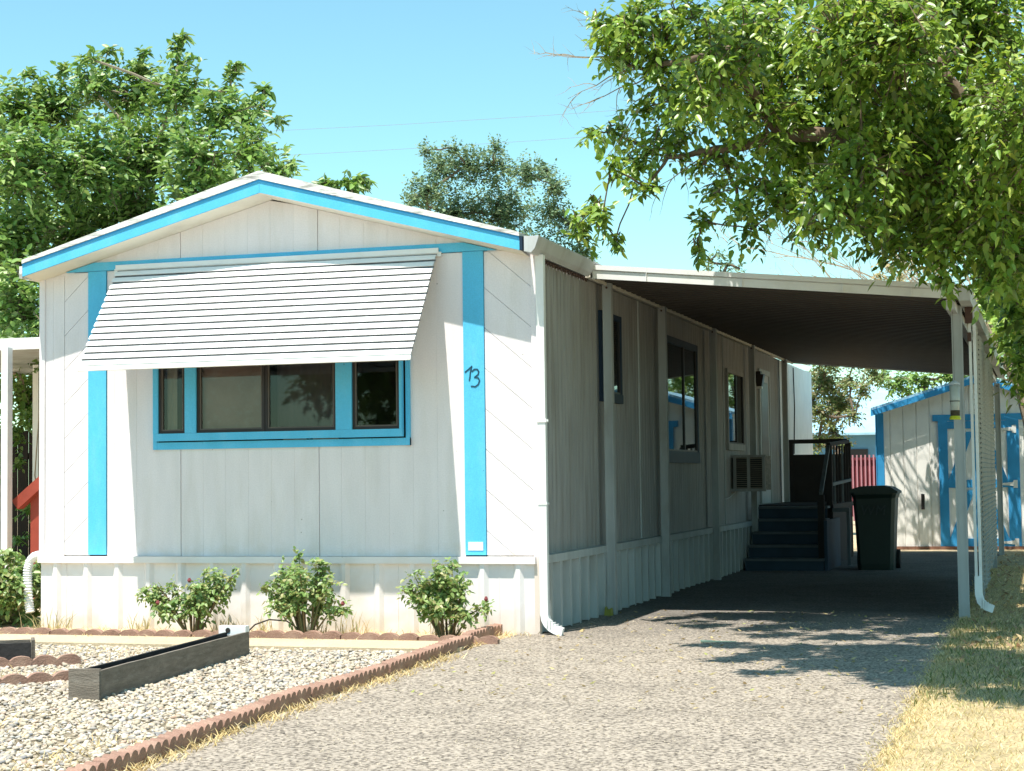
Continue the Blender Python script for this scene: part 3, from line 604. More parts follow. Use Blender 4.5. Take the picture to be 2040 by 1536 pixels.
lo = bpy.data.objects.new('logo', me); COL.objects.link(lo); me.materials.clear(); me.materials.append(M['binlogo']); lo.parent = bn
lo.rotation_euler = (math.radians(90+3), 0, 0); lo.location = (cx-.17, cy-.287, .68)
# ------------------------------------------------------------------ garden shed
sh = thing('garden_shed', 'white garden shed with blue double doors and low gable behind the carport', 'shed')
SY = 15.0; SX0, SX1 = 1.17, 4.27; SC_ = 2.72; sp_ = .30
def sr(x): return 2.64-abs(x-SC_)*sp_
mb = MB(); P = grooves(SX0, SX1, step=.2, off=SX0, gw=.016, gd=.015)
for (a, da), (b, db) in zip(P, P[1:]): mb.add([(a, SY+da, .02), (b, SY+db, .02), (b, SY+db, sr(b)), (a, SY+da, sr(a))], [(0, 1, 2, 3)])
mb.add([(SX0, SY, .02), (SX0, SY+3.4, .02), (SX0, SY+3.4, sr(SX0)), (SX0, SY, sr(SX0))], [(0, 3, 2, 1)])
mb.add([(SX1, SY, .02), (SX1, SY+3.4, .02), (SX1, SY+3.4, sr(SX1)), (SX1, SY, sr(SX1))], [(0, 1, 2, 3)])
mb.add([(SX0, SY+3.4, .02), (SX1, SY+3.4, .02), (SX1, SY+3.4, sr(SX1)), (SC_, SY+3.4, 2.64), (SX0, SY+3.4, sr(SX0))], [(0, 1, 2, 3, 4)])
mb.build('wall', M['shedwhite'], sh)
for sg in (-1, 1):
    xe = SC_+sg*1.62
    mb = MB(); mb.prism([(SC_, 2.65), (xe, sr(xe)+.01), (xe, sr(xe)+.05), (SC_, 2.69)], 'y', SY-.22, SY+3.5); recalc(mb.build('roof', M['housero'], sh))
    mb = MB(); mb.prism([(SC_, 2.56), (xe, sr(xe)-.08), (xe, sr(xe)+.012), (SC_, 2.652)], 'y', SY-.24, SY-.222); recalc(mb.build('fascia', M['blue_mid'], sh))
box('corner_trim', SX0-.01, SX0+.10, SY-.02, SY+.0, .02, sr(SX0)-.05, M['blue_mid'], sh)
box('corner_trim', SX0-.025, SX0-.005, SY-.02, SY+.12, .02, sr(SX0)-.05, M['blue_mid'], sh)
dr = MB()
for x0, x1, z0, z1 in ((2.02, 3.42, 1.98, 2.08), (2.10, 2.24, .05, 1.98), (3.12, 3.30, .05, 1.98), (2.24, 2.66, 1.86, 1.975), (2.70, 3.12, 1.86, 1.975), (2.24, 2.66, .05, .17), (2.70, 3.12, .05, .17), (2.24, 2.66, .95, 1.07), (2.70, 3.12, .95, 1.07)): dr.box(x0, x1, SY-.035, SY-.016, z0, z1)
dr.box(2.62, 2.665, SY-.036, SY-.015, .17, 1.86); dr.box(2.695, 2.74, SY-.036, SY-.015, .17, 1.86)
for sg, x0 in ((1, 2.24), (-1, 3.12)):
    for zb in (.17, 1.07):
        mb_ = [(x0, zb), (x0+sg*.12, zb), (x0+sg*.38, zb+.74), (x0+sg*.28, zb+.74)]; dr.prism(mb_, 'y', SY-.033, SY-.0165)
dd = recalc(dr.build('door_trim', M['blue_mid'], sh)); box('door', 2.12, 3.28, SY-.014, SY-.003, .05, 1.98, M['shedwhite'], sh)
mb = MB()
for z in (.11, 1.0, 1.84): mb.prism([(2.98, z-.01), (3.2, z-.03), (3.2, z-.06), (3.26, z-.06), (3.26, z+.06), (3.2, z+.06), (3.2, z+.03), (2.98, z+.01)], 'y', SY-.045, SY-.037)
recalc(mb.build('hinge', M['hinge'], dd))
box('wall_socket', 1.82, 1.87, SY-.05, SY-.001, .62, .86, M['dark'], sh)
x = 1.4
for k in range(9):
    L_ = .17+.06*(k % 3); box('foundation_block', x, x+L_, SY-.03, SY+.2, -.02, .016, M['pallet'], sh); x += L_+.08
mb = MB(); mb.box(1.3, 4.2, SY-.05, SY-.02, -.01, .05); mb.build('sill_board', M['pallet'], sh)
# ------------------------------------------------------------------ beyond the carport
bh = thing('neighbour_house', 'distant blue grey house with pale blue roof behind the shed', 'house')
box('wall', -2.9, 3.0, 38, 44, 0, 2.35, M['housebl'], bh)
mb = MB(); mb.prism([(37.6, 2.36), (41, 3.9), (44.4, 2.36), (44.4, 2.3), (37.6, 2.3)], 'x', -3.2, 3.3); recalc(mb.build('roof', M['housero'], bh))
box('window', -1.9, -1.2, 37.96, 37.99, 1.1, 1.9, M['dark'], bh)
rf = thing('picket_fence', 'red picket fence with pale gaps seen beyond the porch deck', 'fence')
mb = MB(); mb.box(-2.5, 1.2, 28.05, 28.07, .2, 1.5); mb.box(-2.5, 1.2, 28.0, 28.04, 1.5, 1.56); mb.build('rail', M['redfence'], rf)
mb = MB()
for k in range(40): x = -2.5+k*.095; mb.box(x, x+.035, 27.96, 27.995, .1, 1.62)
mb.build('picket', M['pinkfence'], rf)
# ------------------------------------------------------------------ left side: patio cover, rail, fence
pc = thing('patio_cover', 'white flat patio cover on square posts left of the mobile home', 'patio cover')
mb = MB(); mb.box(-9.5, -4.31, 3.02, 3.06, 2.58, 2.70); mb.build('fascia', M['alum'], pc)
mb = MB(); mb.box(-9.5, -4.31, 3.06, 9.0, 2.66, 2.70); mb.build('roof_panel', M['alum_dull'], pc)
for x, y in ((-6.56, 2.96), (-7.75, 5.4), (-6.58, 8.9)): box('post', x-.038, x+.038, y-.045, y+.045, 0, 2.6, M['alum'], pc)
sr_ = thing('stair_railing', 'red brown wooden stair railing left of the mobile home', 'railing')
po2 = po; po = sr_
bar('handrail', (-6.52, 3.1, .97), (-5.4, 3.1, 1.85), .11, M['redwood'])
for x in (-6.33, -5.5): box('post', x-.05, x+.05, 3.12, 3.2, 0, 1.12+(x+6.4)*.78, M['redwood'], sr_)
for k in range(5): box('step', -6.35+k*.28, -6.05+k*.28, 3.2, 4.3, .16*k, .16*k+.16, M['redwood'], sr_)
for k in range(3): box('baluster', -6.1+k*.25, -6.06+k*.25, 3.14, 3.18, .2, 1.2+k*.19, M['redwood'], sr_)
df = thing('board_fence', 'dark brown board fence behind the patio cover left of the home', 'fence')
mb = MB()
for k in range(70):
    x = -16+k*.16; mb.box(x, x+.145, 6.6, 6.62, 0, 1.85+.02*math.sin(k*7))
mb.build('boards', M['darkfence'], df); box('rail', -16, -4.8, 6.63, 6.68, 1.5, 1.58, M['darkfence'], df)
# ------------------------------------------------------------------ scalloped edging blocks
def edge_block(L_, nsc, h, t, name='edging_block', seed=0):
    r = random.Random(seed); P = [(0, -.03)]; 
    top = []
    for k in range(nsc):
        for j in range(7):
            a = j/6; top.append((L_*(k+a)/nsc, h-.028+.028*math.sin(math.pi*a)**.6 + r.uniform(-.0015, .0015)))
    poly = [(0.003, -.03)]+[(min(max(x, .003), L_-.003), z) for x, z in top if True][:]+[(L_-.003, -.03)]
    # drop duplicates
    q = [poly[0]]
    for p in poly[1:]:
        if abs(p[0]-q[-1][0])+abs(p[1]-q[-1][1]) > 1e-4: q.append(p)
    mb = MB(); mb.prism(q, 'y', -t/2, t/2); me = recalc(mb.build(name, M['brick'])); return me
def lay(src, p, q, label, group, tilt=0):
    o = src.copy(); COL.objects.link(o); o.location = (p[0], p[1], random.uniform(-.012, .006)); o.rotation_euler = (tilt, 0, math.atan2(q[1]-p[1], q[0]-p[0]))
    return tag(o, label, 'edging block', group)
srcA = edge_block(.6, 8, .088, .065); srcB = edge_block(.6, 4, .075, .05, seed=2)
g1 = 'edging blocks along the driveway'
y = -7.6; k = 0
while y < -1.55:
    j1, j2 = random.uniform(-.006, .006), random.uniform(-.006, .006)
    lay(srcA, (edge_x(y)-.03+j1, y), (edge_x(y+.6)-.03+j2, y+.6), 'scalloped red brown edging block in the row between gravel and driveway', g1, random.uniform(.06, .2)); y += .603
g2 = 'edging blocks near the corner of the home'
lay(srcA, (-.285, -.86), (-.30, -.26), 'scalloped edging block nearest the path end at the corner of the flower bed', None)
lay(srcA, (-.33, -.2), (-.30, .4), 'scalloped edging block touching the right corner of the home skirting', None, .08)
x = -4.9
while x < -.4:
    lay(srcB, (x, -.78+random.uniform(-.008, .008)), (x+.6, -.78+random.uniform(-.02, .02)), 'low scalloped edging block in the row in front of the rose bushes', 'edging blocks in front of the rose bed', random.uniform(-.08, .08)); x += .605
for i, ((a, b)) in enumerate((((-3.35, -3.35), (-2.85, -2.95)), ((-2.83, -2.93), (-2.36, -2.55)))):
    lay(srcB, a, b, 'red edging block of the short back row beside the weathered planter', 'edging blocks of the back row at the left')
for i, ((a, b)) in enumerate((((-2.75, -4.25), (-2.33, -3.82)), ((-2.31, -3.80), (-1.9, -3.37)))):
    lay(srcB, a, b, 'red edging block of the short front row left of the long planter', 'edging blocks of the front row at the left')
bpy.data.objects.remove(srcA); bpy.data.objects.remove(srcB)
# ------------------------------------------------------------------ wooden planter troughs
def planter(a, b, w_, h, label, gaps):
    t = thing('planter_trough', label, 'planter', 'weathered wooden planters', loc=(a[0], a[1], 0)); L_ = math.hypot(b[0]-a[0], b[1]-a[1]); t.rotation_euler[2] = math.atan2(b[1]-a[1], b[0]-a[0])
    T = .018
    def bb(name, x0, x1, y0, y1, z0, z1, m):
        mb = MB(); n_ = 12; vs = []; r = random.Random(hash(name) % 99 if False else len(name))
        for i in range(n_+1):
            x = x0+(x1-x0)*i/n_; dz = r.uniform(-.002, .002); dy = .003*math.sin(i*1.3)
            vs += [(x, y0+dy, z0), (x, y1+dy, z0), (x, y1+dy, z1+dz), (x, y0+dy, z1+dz)]
        fs = [(i*4+k, i*4+(k+1) % 4, (i+1)*4+(k+1) % 4, (i+1)*4+k) for i in range(n_) for k in range(4)]+[(3, 2, 1, 0), tuple(range(4*n_, 4*n_+4))]
        mb.add(vs, fs); return recalc(mb.build(name, m, t))
    bb('front_board', T+.002, L_, 0, T, 0, h, M['oldwood']); bb('back_board', T+.002, L_, w_-T, w_, 0, h-.005, M['blackwood'])
    bb('end_board', -.006, T, -.008, w_+.008, 0, h+.012, M['oldwood']); bb('end_board', L_-T, L_-.002, T+.002, w_-T-.002, 0, h-.02, M['oldwood'])
    bb('bottom_board', T+.004, L_-T-.004, T+.002, w_-T-.002, .01, .025, M['blackwood']); return t
planter((-1.25, -4.22), (-1.52, -1.80), .16, .165, 'long grey weathered wooden planter trough lying diagonally on the gravel', None)
planter((-2.80, -2.42), (-4.2, -3.35), .2, .15, 'grey weathered wooden planter cut off at the left edge of the yard', None).rotation_euler[2] += 0
wb = thing('plastic_block', 'small white plastic block with a round hole at the far end of the planter', 'block', loc=(-1.62, -1.86, 0))
mb = MB(); mb.box(-.1, .1, 0, .06, .14, .205)
mb.build('body', M['alum'], wb); mb = MB(); mb.tube([(-.03, -.001, .175), (-.03, -.004, .175)], .018, 12); mb.build('hole', M['dark'], wb)
# ------------------------------------------------------------------ pebbles (uncountable)
def pebbles(n, region, lo, hi, cols, name, z=.0):
    r = rng; A = region
    x = r.uniform(A[0], A[1], n); y = r.uniform(A[2], A[3], n)
    ex = np.array([edge_x(q) for q in y]); ok = (x < ex-.06 if A[0] < -2 else x > ex+.06) & (x > -1.0-.62*(y+7.0)-1.1); x = x[ok]; y = y[ok]; n = len(x)
    s = lo+(hi-lo)*r.random(n)**1.8; f = r.uniform(.32, .62, n); e = r.uniform(.55, .95, n); a = r.uniform(0, 6.28, n)
    # 14-vertex rounded blob: 3 rings of 6 + 2 poles minus lower
    ring = [(0, 0, 1)]+[(.72*math.cos(k*1.0472), .72*math.sin(k*1.0472), .68) for k in range(6)]+[(math.cos(k*1.0472+.5), math.sin(k*1.0472+.5), .0) for k in range(6)]+[(.7*math.cos(k*1.0472), .7*math.sin(k*1.0472), -.6) for k in range(6)]
    B = np.array(ring); T = []
    for k in range(6):
        k2 = (k+1) % 6; T += [(0, 1+k, 1+k2), (1+k, 7+k, 1+k2), (1+k2, 7+k, 7+k2), (7+k, 13+k2, 7+k2), (7+k, 13+k, 13+k2)]
    T = np.array(T); V = np.repeat(B[None], n, 0)*(1+.16*r.standard_normal((n, len(B), 1)))
    V[:, :, 0] *= s[:, None]; V[:, :, 1] *= (s*e)[:, None]; V[:, :, 2] *= (s*f)[:, None]
    tl = r.uniform(-.5, .5, n)[:, None]; X = V[:, :, 0]*np.cos(tl)-V[:, :, 2]*np.sin(tl); Z = V[:, :, 0]*np.sin(tl)+V[:, :, 2]*np.cos(tl)
    c, s_ = np.cos(a)[:, None], np.sin(a)[:, None]
    W = np.stack([X*c-V[:, :, 1]*s_+x[:, None], X*s_+V[:, :, 1]*c+y[:, None], Z+(z+s*f*r.uniform(.2, 1.0, n))[:, None]], -1)
    F = (T[None]+(np.arange(n)*len(B))[:, None, None]).reshape(-1, 3)
    o = npmesh(name, W.reshape(-1, 3), F, island_mat(name+'_mat', cols, .8)); 
    for p in o.data.polygons: p.use_smooth = True
    return o
pc_ = [(.52, .45, .33), (.38, .32, .24), (.58, .51, .40), (.30, .28, .26), (.50, .40, .28), (.64, .57, .44), (.34, .29, .24), (.54, .45, .33), (.22, .22, .23), (.66, .62, .55), (.48, .33, .24)]
o = pebbles(48000, (-5.2, .10, -7.4, -1.45), .009, .022, pc_, 'gravel', .004); tag(o, 'pale river pebbles covering the bed beside the driveway', 'gravel', kind='stuff')
# asphalt aggregate: loose stones lying on the drive
ac_ = [(.46, .39, .31), (.54, .46, .36), (.16, .14, .12), (.40, .34, .27), (.5, .41, .3), (.26, .23, .19)]
o = pebbles(22000, (-.1, 3.0, -7.6, 1.4), .0022, .0065, ac_, 'road_grit', .005); tag(o, 'worn stone grit standing out of the driveway surface', 'grit', kind='stuff')
# ------------------------------------------------------------------ blades, straw and litter
def blades(n, xy, h, wd, lean, cols, name, flat=False, rough=.7, trans=.2):
    r = rng; x, y = xy; n = len(x)
    H = r.uniform(h[0], h[1], n); a = r.uniform(0, 6.28, n); ln = r.uniform(lean[0], lean[1], n); b = r.uniform(0, 6.28, n)
    dx, dy = np.cos(a)*ln*H, np.sin(a)*ln*H; up_ = H*np.sqrt(np.maximum(.02, 1-np.minimum(ln, .99)**2))
    wx, wy = np.cos(b)*wd, np.sin(b)*wd
    z0 = r.uniform(0, .01, n)+(0.004 if flat else 0)
    p0 = np.stack([x-wx, y-wy, z0], -1); p1 = np.stack([x+wx, y+wy, z0], -1)
    m1 = np.stack([x+dx*.45+wx*.8, y+dy*.45+wy*.8, z0+up_*.62], -1); m0 = np.stack([x+dx*.45-wx*.8, y+dy*.45-wy*.8, z0+up_*.62], -1)
    t1 = np.stack([x+dx+wx*.1, y+dy+wy*.1, z0+up_*.95], -1); t0 = np.stack([x+dx-wx*.1, y+dy-wy*.1, z0+up_*.95], -1)
    V = np.stack([p0, p1, m1, m0, t1, t0], 1).reshape(-1, 3)
    F = (np.array([(0, 1, 2, 3), (3, 2, 4, 5)])[None]+(np.arange(n)*6)[:, None, None]).reshape(-1, 4)
    return npmesh(name, V, F, island_mat(name+'_mat', cols, rough, trans))
n = 90000; gx = 2.98+rng.random(n)**1.0*2.2; gy = -8+rng.random(n)*18
# ragged edge of the lawn against the asphalt
gx = np.where(rng.random(n) < .12, 3.02+.05*rng.standard_normal(n), gx); 
straw = [(.2, .15, .07), (.66, .52, .24), (.55, .42, .2), (.78, .68, .42), (.46, .34, .16), (.70, .58, .30), (.30, .30, .12), (.6, .46, .22), (.8, .7, .45)]
o = blades(n, (gx, gy), (.010, .042), .0020, (.6, .99), straw, 'dry_grass'); tag(o, 'straw coloured dry grass on the right side of the driveway', 'grass', kind='stuff')
n = 2600; gx = 3.0+rng.random(n)*1.2; gy = -3.6+rng.random(n)*5.2
o = blades(n, (gx, gy), (.02, .06), .004, (.3, .9), [(.13, .17, .05), (.2, .22, .07), (.3, .28, .12), (.09, .13, .05)], 'green_grass'); tag(o, 'patch of greener grass in the tree shade right of the driveway', 'grass', kind='stuff')
# straw and weeds: along the edging, bed and path
segs = [(.17, -7.0, .0, -5.2, 1300, .045), (.0, -5.2, -.09, -1.6, 1700, .045), (-.22, -1.3, -.2, .4, 700, .06), (-4.4, -.68, -.3, -.66, 1800, .08), (-4.4, -.9, -.5, -.86, 900, .05), (-4.3, -.15, -.1, -.12, 900, .06), (-3.6, -2.2, -2.0, -1.9, 900, .25), (-3.2, -3.7, -2.1, -3.2, 900, .15), (-.3, -6.9, -.35, -5.6, 700, .12), (-1.6, -5.6, -1.2, -5.2, 500, .3)]
xs = []; ys = []
for x0, y0, x1, y1, k, sd in segs:
    t = rng.random(k); cl_ = .5+.5*np.sin(t*57+x0*9)+.15; keep = rng.random(k) < cl_
    xs.append((x0+(x1-x0)*t+sd*rng.standard_normal(k))[keep]); ys.append((y0+(y1-y0)*t+sd*rng.standard_normal(k))[keep])
xs = np.concatenate(xs); ys = np.concatenate(ys)
o = blades(0, (xs, ys), (.02, .075), .003, (.7, .99), straw[:5], 'straw_litter'); tag(o, 'dry straw and weeds caught along the edging and bed', 'straw', kind='stuff')
# dry weeds against the skirting
k = 700; xs = -4.25+4.1*rng.random(k); xs = xs[np.sin(xs*7.3)+np.sin(xs*17) > .3]; ys = -.1-.25*rng.random(len(xs))
o = blades(0, (xs, ys), (.06, .2), .0035, (.1, .7), [(.5, .4, .2), (.35, .3, .12), (.6, .5, .3), (.2, .24, .08)], 'weeds'); tag(o, 'thin dry weeds growing against the white skirting', 'weeds', kind='stuff')
# fallen leaves
k = 420; xs = rng.uniform(0.1, 3.0, k); ys = rng.uniform(-4, 2.4, k)
o = blades(0, (xs, ys), (.02, .05), .011, (.9, .99), [(.4, .32, .16), (.55, .45, .22), (.3, .22, .12), (.35, .38, .12)], 'fallen_leaves', True); tag(o, 'small dry leaves scattered on the driveway near the carport', 'leaves', kind='stuff')
k = 1500; xs = rng.uniform(3.05, 5.2, k); ys = rng.uniform(-2.5, 13, k)
o = blades(0, (xs, ys), (.03, .08), .016, (.75, .99), [(.5, .36, .2), (.62, .48, .28), (.3, .2, .12), (.45, .3, .2)], 'leaf_litter', True); tag(o, 'brown leaf litter on the shaded lawn beside the screen', 'leaves', kind='stuff')
gl = MB(); gl.tube([(1.33, -.49, .02), (1.45, -.47, .018), (1.58, -.46, .02)], [.011, .005, .002], 6)
tag(gl.build('green_stem', mat('fresh_green', (.78, .74, .50), .6)), 'pale green stem lying alone on the driveway', 'stem')
yb = MB(); yb.prism([(.06, 0.0), (.13, 0.0), (.12, .07), (.09, .05), (.07, .08)], 'y', 1.78, 1.84); tag(recalc(yb.build('yellow_scrap', mat('faded_yellow', (.28, .27, .05), .6))), 'yellow scrap at the foot of the first wall post', 'scrap')
# ------------------------------------------------------------------ foliage
def leaf_block(P, D, Nn, Ls, Ws, fold=.25):
    """P base, D direction, Nn normal -> 6-vert folded leaves"""
    S = np.cross(D, Nn); S /= np.linalg.norm(S, axis=1)[:, None]+1e-9; Nn = np.cross(S, D)
    L1 = Ls[:, None]; W1 = Ws[:, None]
    dr_ = -np.array([0, 0, 1.0])*L1*.18
    v0 = P; v3 = P+D*L1+dr_
    a1 = P+D*L1*.25+S*W1*.85+Nn*W1*fold; a2 = P+D*L1*.62+S*W1*.72+Nn*W1*fold+dr_*.35
    b1 = P+D*L1*.25-S*W1*.85+Nn*W1*fold; b2 = P+D*L1*.62-S*W1*.72+Nn*W1*fold+dr_*.35
    V = np.stack([v0, a1, a2, v3, b2, b1], 1).reshape(-1, 3); n = len(P)
    F = (np.array([(0, 1, 2, 3), (0, 3, 4, 5)])[None]+(np.arange(n)*6)[:, None, None]).reshape(-1, 4)
    return V, F
def foliage(name, blobs, m, density, leaf, K=9, spray=.4, droop=.5, parent=None, shell=.5, width=.38, twigs=None, bark=None, stick=1.0, squash=1.0, updir=0.0):
    Ps = []; Ds = []; Ns = []; tw = MB(); r = rng
    for (bx, by, bz, br) in blobs:
        k = max(5, int(density*br**1.75*(.85+br*.75)))
        u = r.standard_normal((k, 3)); u /= np.linalg.norm(u, axis=1)[:, None]
        rad = br*(1-r.random(k)**1.6*shell)*.85
        c = np.stack([bx+u[:, 0]*rad, by+u[:, 1]*rad*squash, bz+u[:, 2]*rad], -1)
        d = u*.8+r.standard_normal((k, 3))*.55+np.array([0, 0, updir]); d[:, 2] -= droop*r.random(k); d /= np.linalg.norm(d, axis=1)[:, None]
        L_ = spray*r.uniform(.5, 1.15, k)*stick; L_ = np.minimum(L_, br*1.6+.05)
        side = np.cross(d, np.array([0, 0, 1.0])+.3*r.standard_normal((k, 3))); side /= np.linalg.norm(side, axis=1)[:, None]+1e-9
        st = c-d*(L_*.55)[:, None]
        for j in range(K):
            t = (j+.6)/K; sg = 1 if j % 2 else -1
            p = st+d*(L_*t)[:, None]; p[:, 2] -= droop*.25*L_*t*t
            dd_ = d*(.55 if j < K-1 else 1.5)+side*sg*.9+r.standard_normal((k, 3))*.28; dd_[:, 2] -= droop*.7*r.random(k)
            dd_ /= np.linalg.norm(dd_, axis=1)[:, None]
            nn = np.array([-.12, -.5, 1.0])+.42*r.standard_normal((k, 3)); Ps.append(p); Ds.append(dd_); Ns.append(nn)
        if twigs:
            for i in range(0, k, twigs):
                a = Vector(st[i]); b = Vector(c[i]+d[i]*L_[i]*.4); mid_ = a.lerp(b, .5); ctr = Vector((bx, by, bz))
                tw.tube([ctr.lerp(a, .5), a, mid_, b], [.007, .006, .004, .0015], 3, False)
    P = np.concatenate(Ps); D = np.concatenate(Ds); Nn = np.concatenate(Ns); n = len(P)
    Ls = leaf*r.uniform(.6, 1.2, n); V, F = leaf_block(P, D, Nn, Ls, Ls*width)
    o = npmesh(name, V, F, m, parent)
    if twigs: tag(tw.build('twigs', bark or M['bark'], parent), kind='stuff')
    return o, n
def limbs(name, nodes, links, m, parent, n=8):
    """nodes: (x,y,z,r); links: lists of indices"""
    mb = MB()
    for L_ in links:
        pts = [Vector(nodes[i][:3]) for i in L_]; rd = [nodes[i][3] for i in L_]; P = []; R_ = []
        for i in range(len(pts)-1):
            for k in range(4):
                t = k/4; q = pts[i].lerp(pts[i+1], t); s_ = (pts[i+1]-pts[i]).length*.03
                if 0 < t: q = q+Vector((random.uniform(-s_, s_), random.uniform(-s_, s_), random.uniform(-s_, s_)))
                P.append(q); R_.append(rd[i]*(1-t)+rd[i+1]*t)
        P.append(pts[-1]); R_.append(rd[-1]); mb.tube(P, R_, n)
    return mb.build(name, m, parent, True)
def grow(root, main, blobs, r_tip=.008, dec=.78):
    """connect blob centres to the limb skeleton, nearest first"""
    nodes = [(*p[:3], p[3]) for p in main]; links = [list(range(len(main)))] if len(main) > 1 else []
    rootv = Vector(root)
    for b in sorted(blobs, key=lambda b: (Vector(b[:3])-rootv).length):
        v = Vector(b[:3]); best = min(range(len(nodes)), key=lambda i: (Vector(nodes[i][:3])-v).length+.35*(rootv-Vector(nodes[i][:3])).length*0)
        pr = nodes[best][3]; nodes.append((*b[:3], max(r_tip, min(pr*dec, .03+b[3]*.02)))); links.append([best, len(nodes)-1])
    return nodes, links
leafA = island_mat('fresh_green_leaf', [(.12, .21, .03), (.20, .33, .05), (.06, .11, .025), (.30, .45, .09), (.14, .25, .03), (.42, .50, .11), (.18, .32, .05), (.05, .09, .02)], .36, .30, .5)
leafB = island_mat('mid_green_leaf', [(.09, .18, .04), (.16, .29, .06), (.23, .37, .09), (.10, .20, .04), (.31, .42, .13), (.05, .10, .03)], .42, .24, .45)
leafC = island_mat('grey_green_leaf', [(.10, .18, .09), (.15, .24, .13), (.20, .30, .16), (.20, .25, .11), (.07, .13, .07)], .5, .25, .35)
leafD = island_mat('olive_tan_leaf', [(.13, .19, .06), (.20, .24, .09), (.17, .24, .08), (.36, .30, .18), (.11, .18, .06)], .6, .3, .3)
leafR = island_mat('rose_leaf', [(.10, .19, .05), (.18, .29, .08), (.30, .40, .15), (.13, .23, .06), (.42, .38, .18), (.22, .33, .1)], .42, .25, .5)
NEAR = [(0.76,0.17,4.58,0.27),(1.07,0.38,4.69,0.39),(0.52,0.26,4.57,0.14),(0.6,0.42,4.44,0.18),(0.97,0.44,4.36,0.29),(1.53,-0.48,4.14,0.39),(1.32,0.01,3.97,0.24),(1.76,0.91,4.52,0.51),(2.38,-0.13,4.29,0.47),(2.8,-0.18,4.21,0.5),(3.28,1.19,4.53,0.58),(1.73,0.25,3.87,0.39),(2.1,0.91,4.01,0.51),(2.69,0.26,3.8,0.52),(3.17,0.55,3.79,0.56),(3.61,-0.33,3.58,0.52),(0.81,0.44,4.04,0.16),(0.51,0.61,3.9,0.15),(0.4,0.37,3.87,0.08),(0.79,0.52,3.72,0.18),(1.04,0.47,3.79,0.17),(0.6,0.04,3.53,0.12),(0.7,0.53,3.55,0.13),(0.38,0.41,3.33,0.1),(0.29,0.21,3.15,0.1),(0.54,0.02,3.14,0.09),(0.5,0.61,3.06,0.07),(0.82,0.33,3.39,0.08),(1.38,0.69,3.59,0.16),(1.21,0.98,3.41,0.14),(1.21,0.5,3.14,0.11),(1.14,0.64,2.97,0.08),(1.67,0.11,3.32,0.23),(1.47,0.84,3.25,0.14),(1.88,0.2,3.21,0.24),(1.92,1.08,3.74,0.42),(1.92,0.98,3.17,0.14),(2.28,-0.42,3.09,0.25),(2.44,-0.36,2.95,0.18),(2.51,-0.21,3.36,0.41),(2.68,1.14,3.23,0.33),(2.93,0.19,3.33,0.42),(2.9,0.44,2.81,0.18),(3.1,0.21,2.85,0.29),(3.01,0.36,2.56,0.08),(3.31,0.09,3.11,0.43),(3.33,0.25,2.66,0.22),(3.54,0.41,2.78,0.36),(3.73,0.45,3.32,0.44),(1.55,1.03,4.85,0.44),(2.57,0.63,4.73,0.53),(3.1,1.07,4.83,0.54),(2.6,.6,3.05,.28),(3.0,.8,3.15,.33),(3.3,.9,3.05,.35),(2.35,.9,3.35,.3),(1.3,1.0,4.2,.25),(1.8,1.1,3.9,.3),(2.4,1.1,3.9,.35),(2.9,1.1,3.7,.35),(2.2,.9,4.5,.35),(2.1,.3,3.0,.16),(2.7,.2,2.85,.16),(1.6,.5,3.05,.12),(1.05,.3,4.05,.2),(1.35,.3,4.3,.3),(1.6,.3,4.45,.35),(1.25,.4,3.55,.12),(.95,.4,3.7,.15),(.7,.4,4.7,.25),(.45,.4,4.72,.14),(.4,.4,3.25,.12),(.33,.3,3.05,.1)]
# the part of the crown that reaches over the driveway towards the street
FRONT = [(.6,-.9,5.1,.2),(1.1,-1.0,5.1,.25),(1.6,-.8,5.2,.3),(2.2,-1.1,5.1,.28),(2.8,-1.3,5.0,.3),(1.0,-2.3,4.9,.22),(1.5,-2.5,4.9,.3),(2.1,-2.4,4.9,.35),(2.7,-2.6,4.9,.35),(1.3,-3.2,4.8,.2),(2.6,-4.2,4.9,.4),(3.3,-4.9,4.9,.45),(3.9,-5.0,4.8,.5),(1.9,-3.3,4.8,.28),(2.5,-3.4,4.8,.3),(3.1,-3.3,4.8,.4),(3.1,-4.0,4.7,.35),(3.7,-3.0,4.8,.5),(3.4,-1.9,5.1,.45),(3.8,-4.0,4.8,.4),(1.6,-3.9,4.7,.15),(4.0,-1.0,5.0,.5),(2.3,-3.9,4.7,.2),(1.8,-1.7,5.1,.28),(2.5,-1.8,5.1,.35),(1.3,-1.6,5.1,.2),(3.0,-4.7,4.7,.3),(3.5,-4.6,4.7,.4),(2.2,-2.9,5.3,.5),(2.9,-3.0,5.2,.4),(2.0,-3.5,5.1,.4),(2.7,-3.7,5.1,.45),(1.5,-3.0,5.1,.3),(3.8,-2.2,5.2,.6),(3.6,1.9,5.5,.6),(4.4,-3.5,4.9,.6),(3.7,-4.3,5.1,.5)]
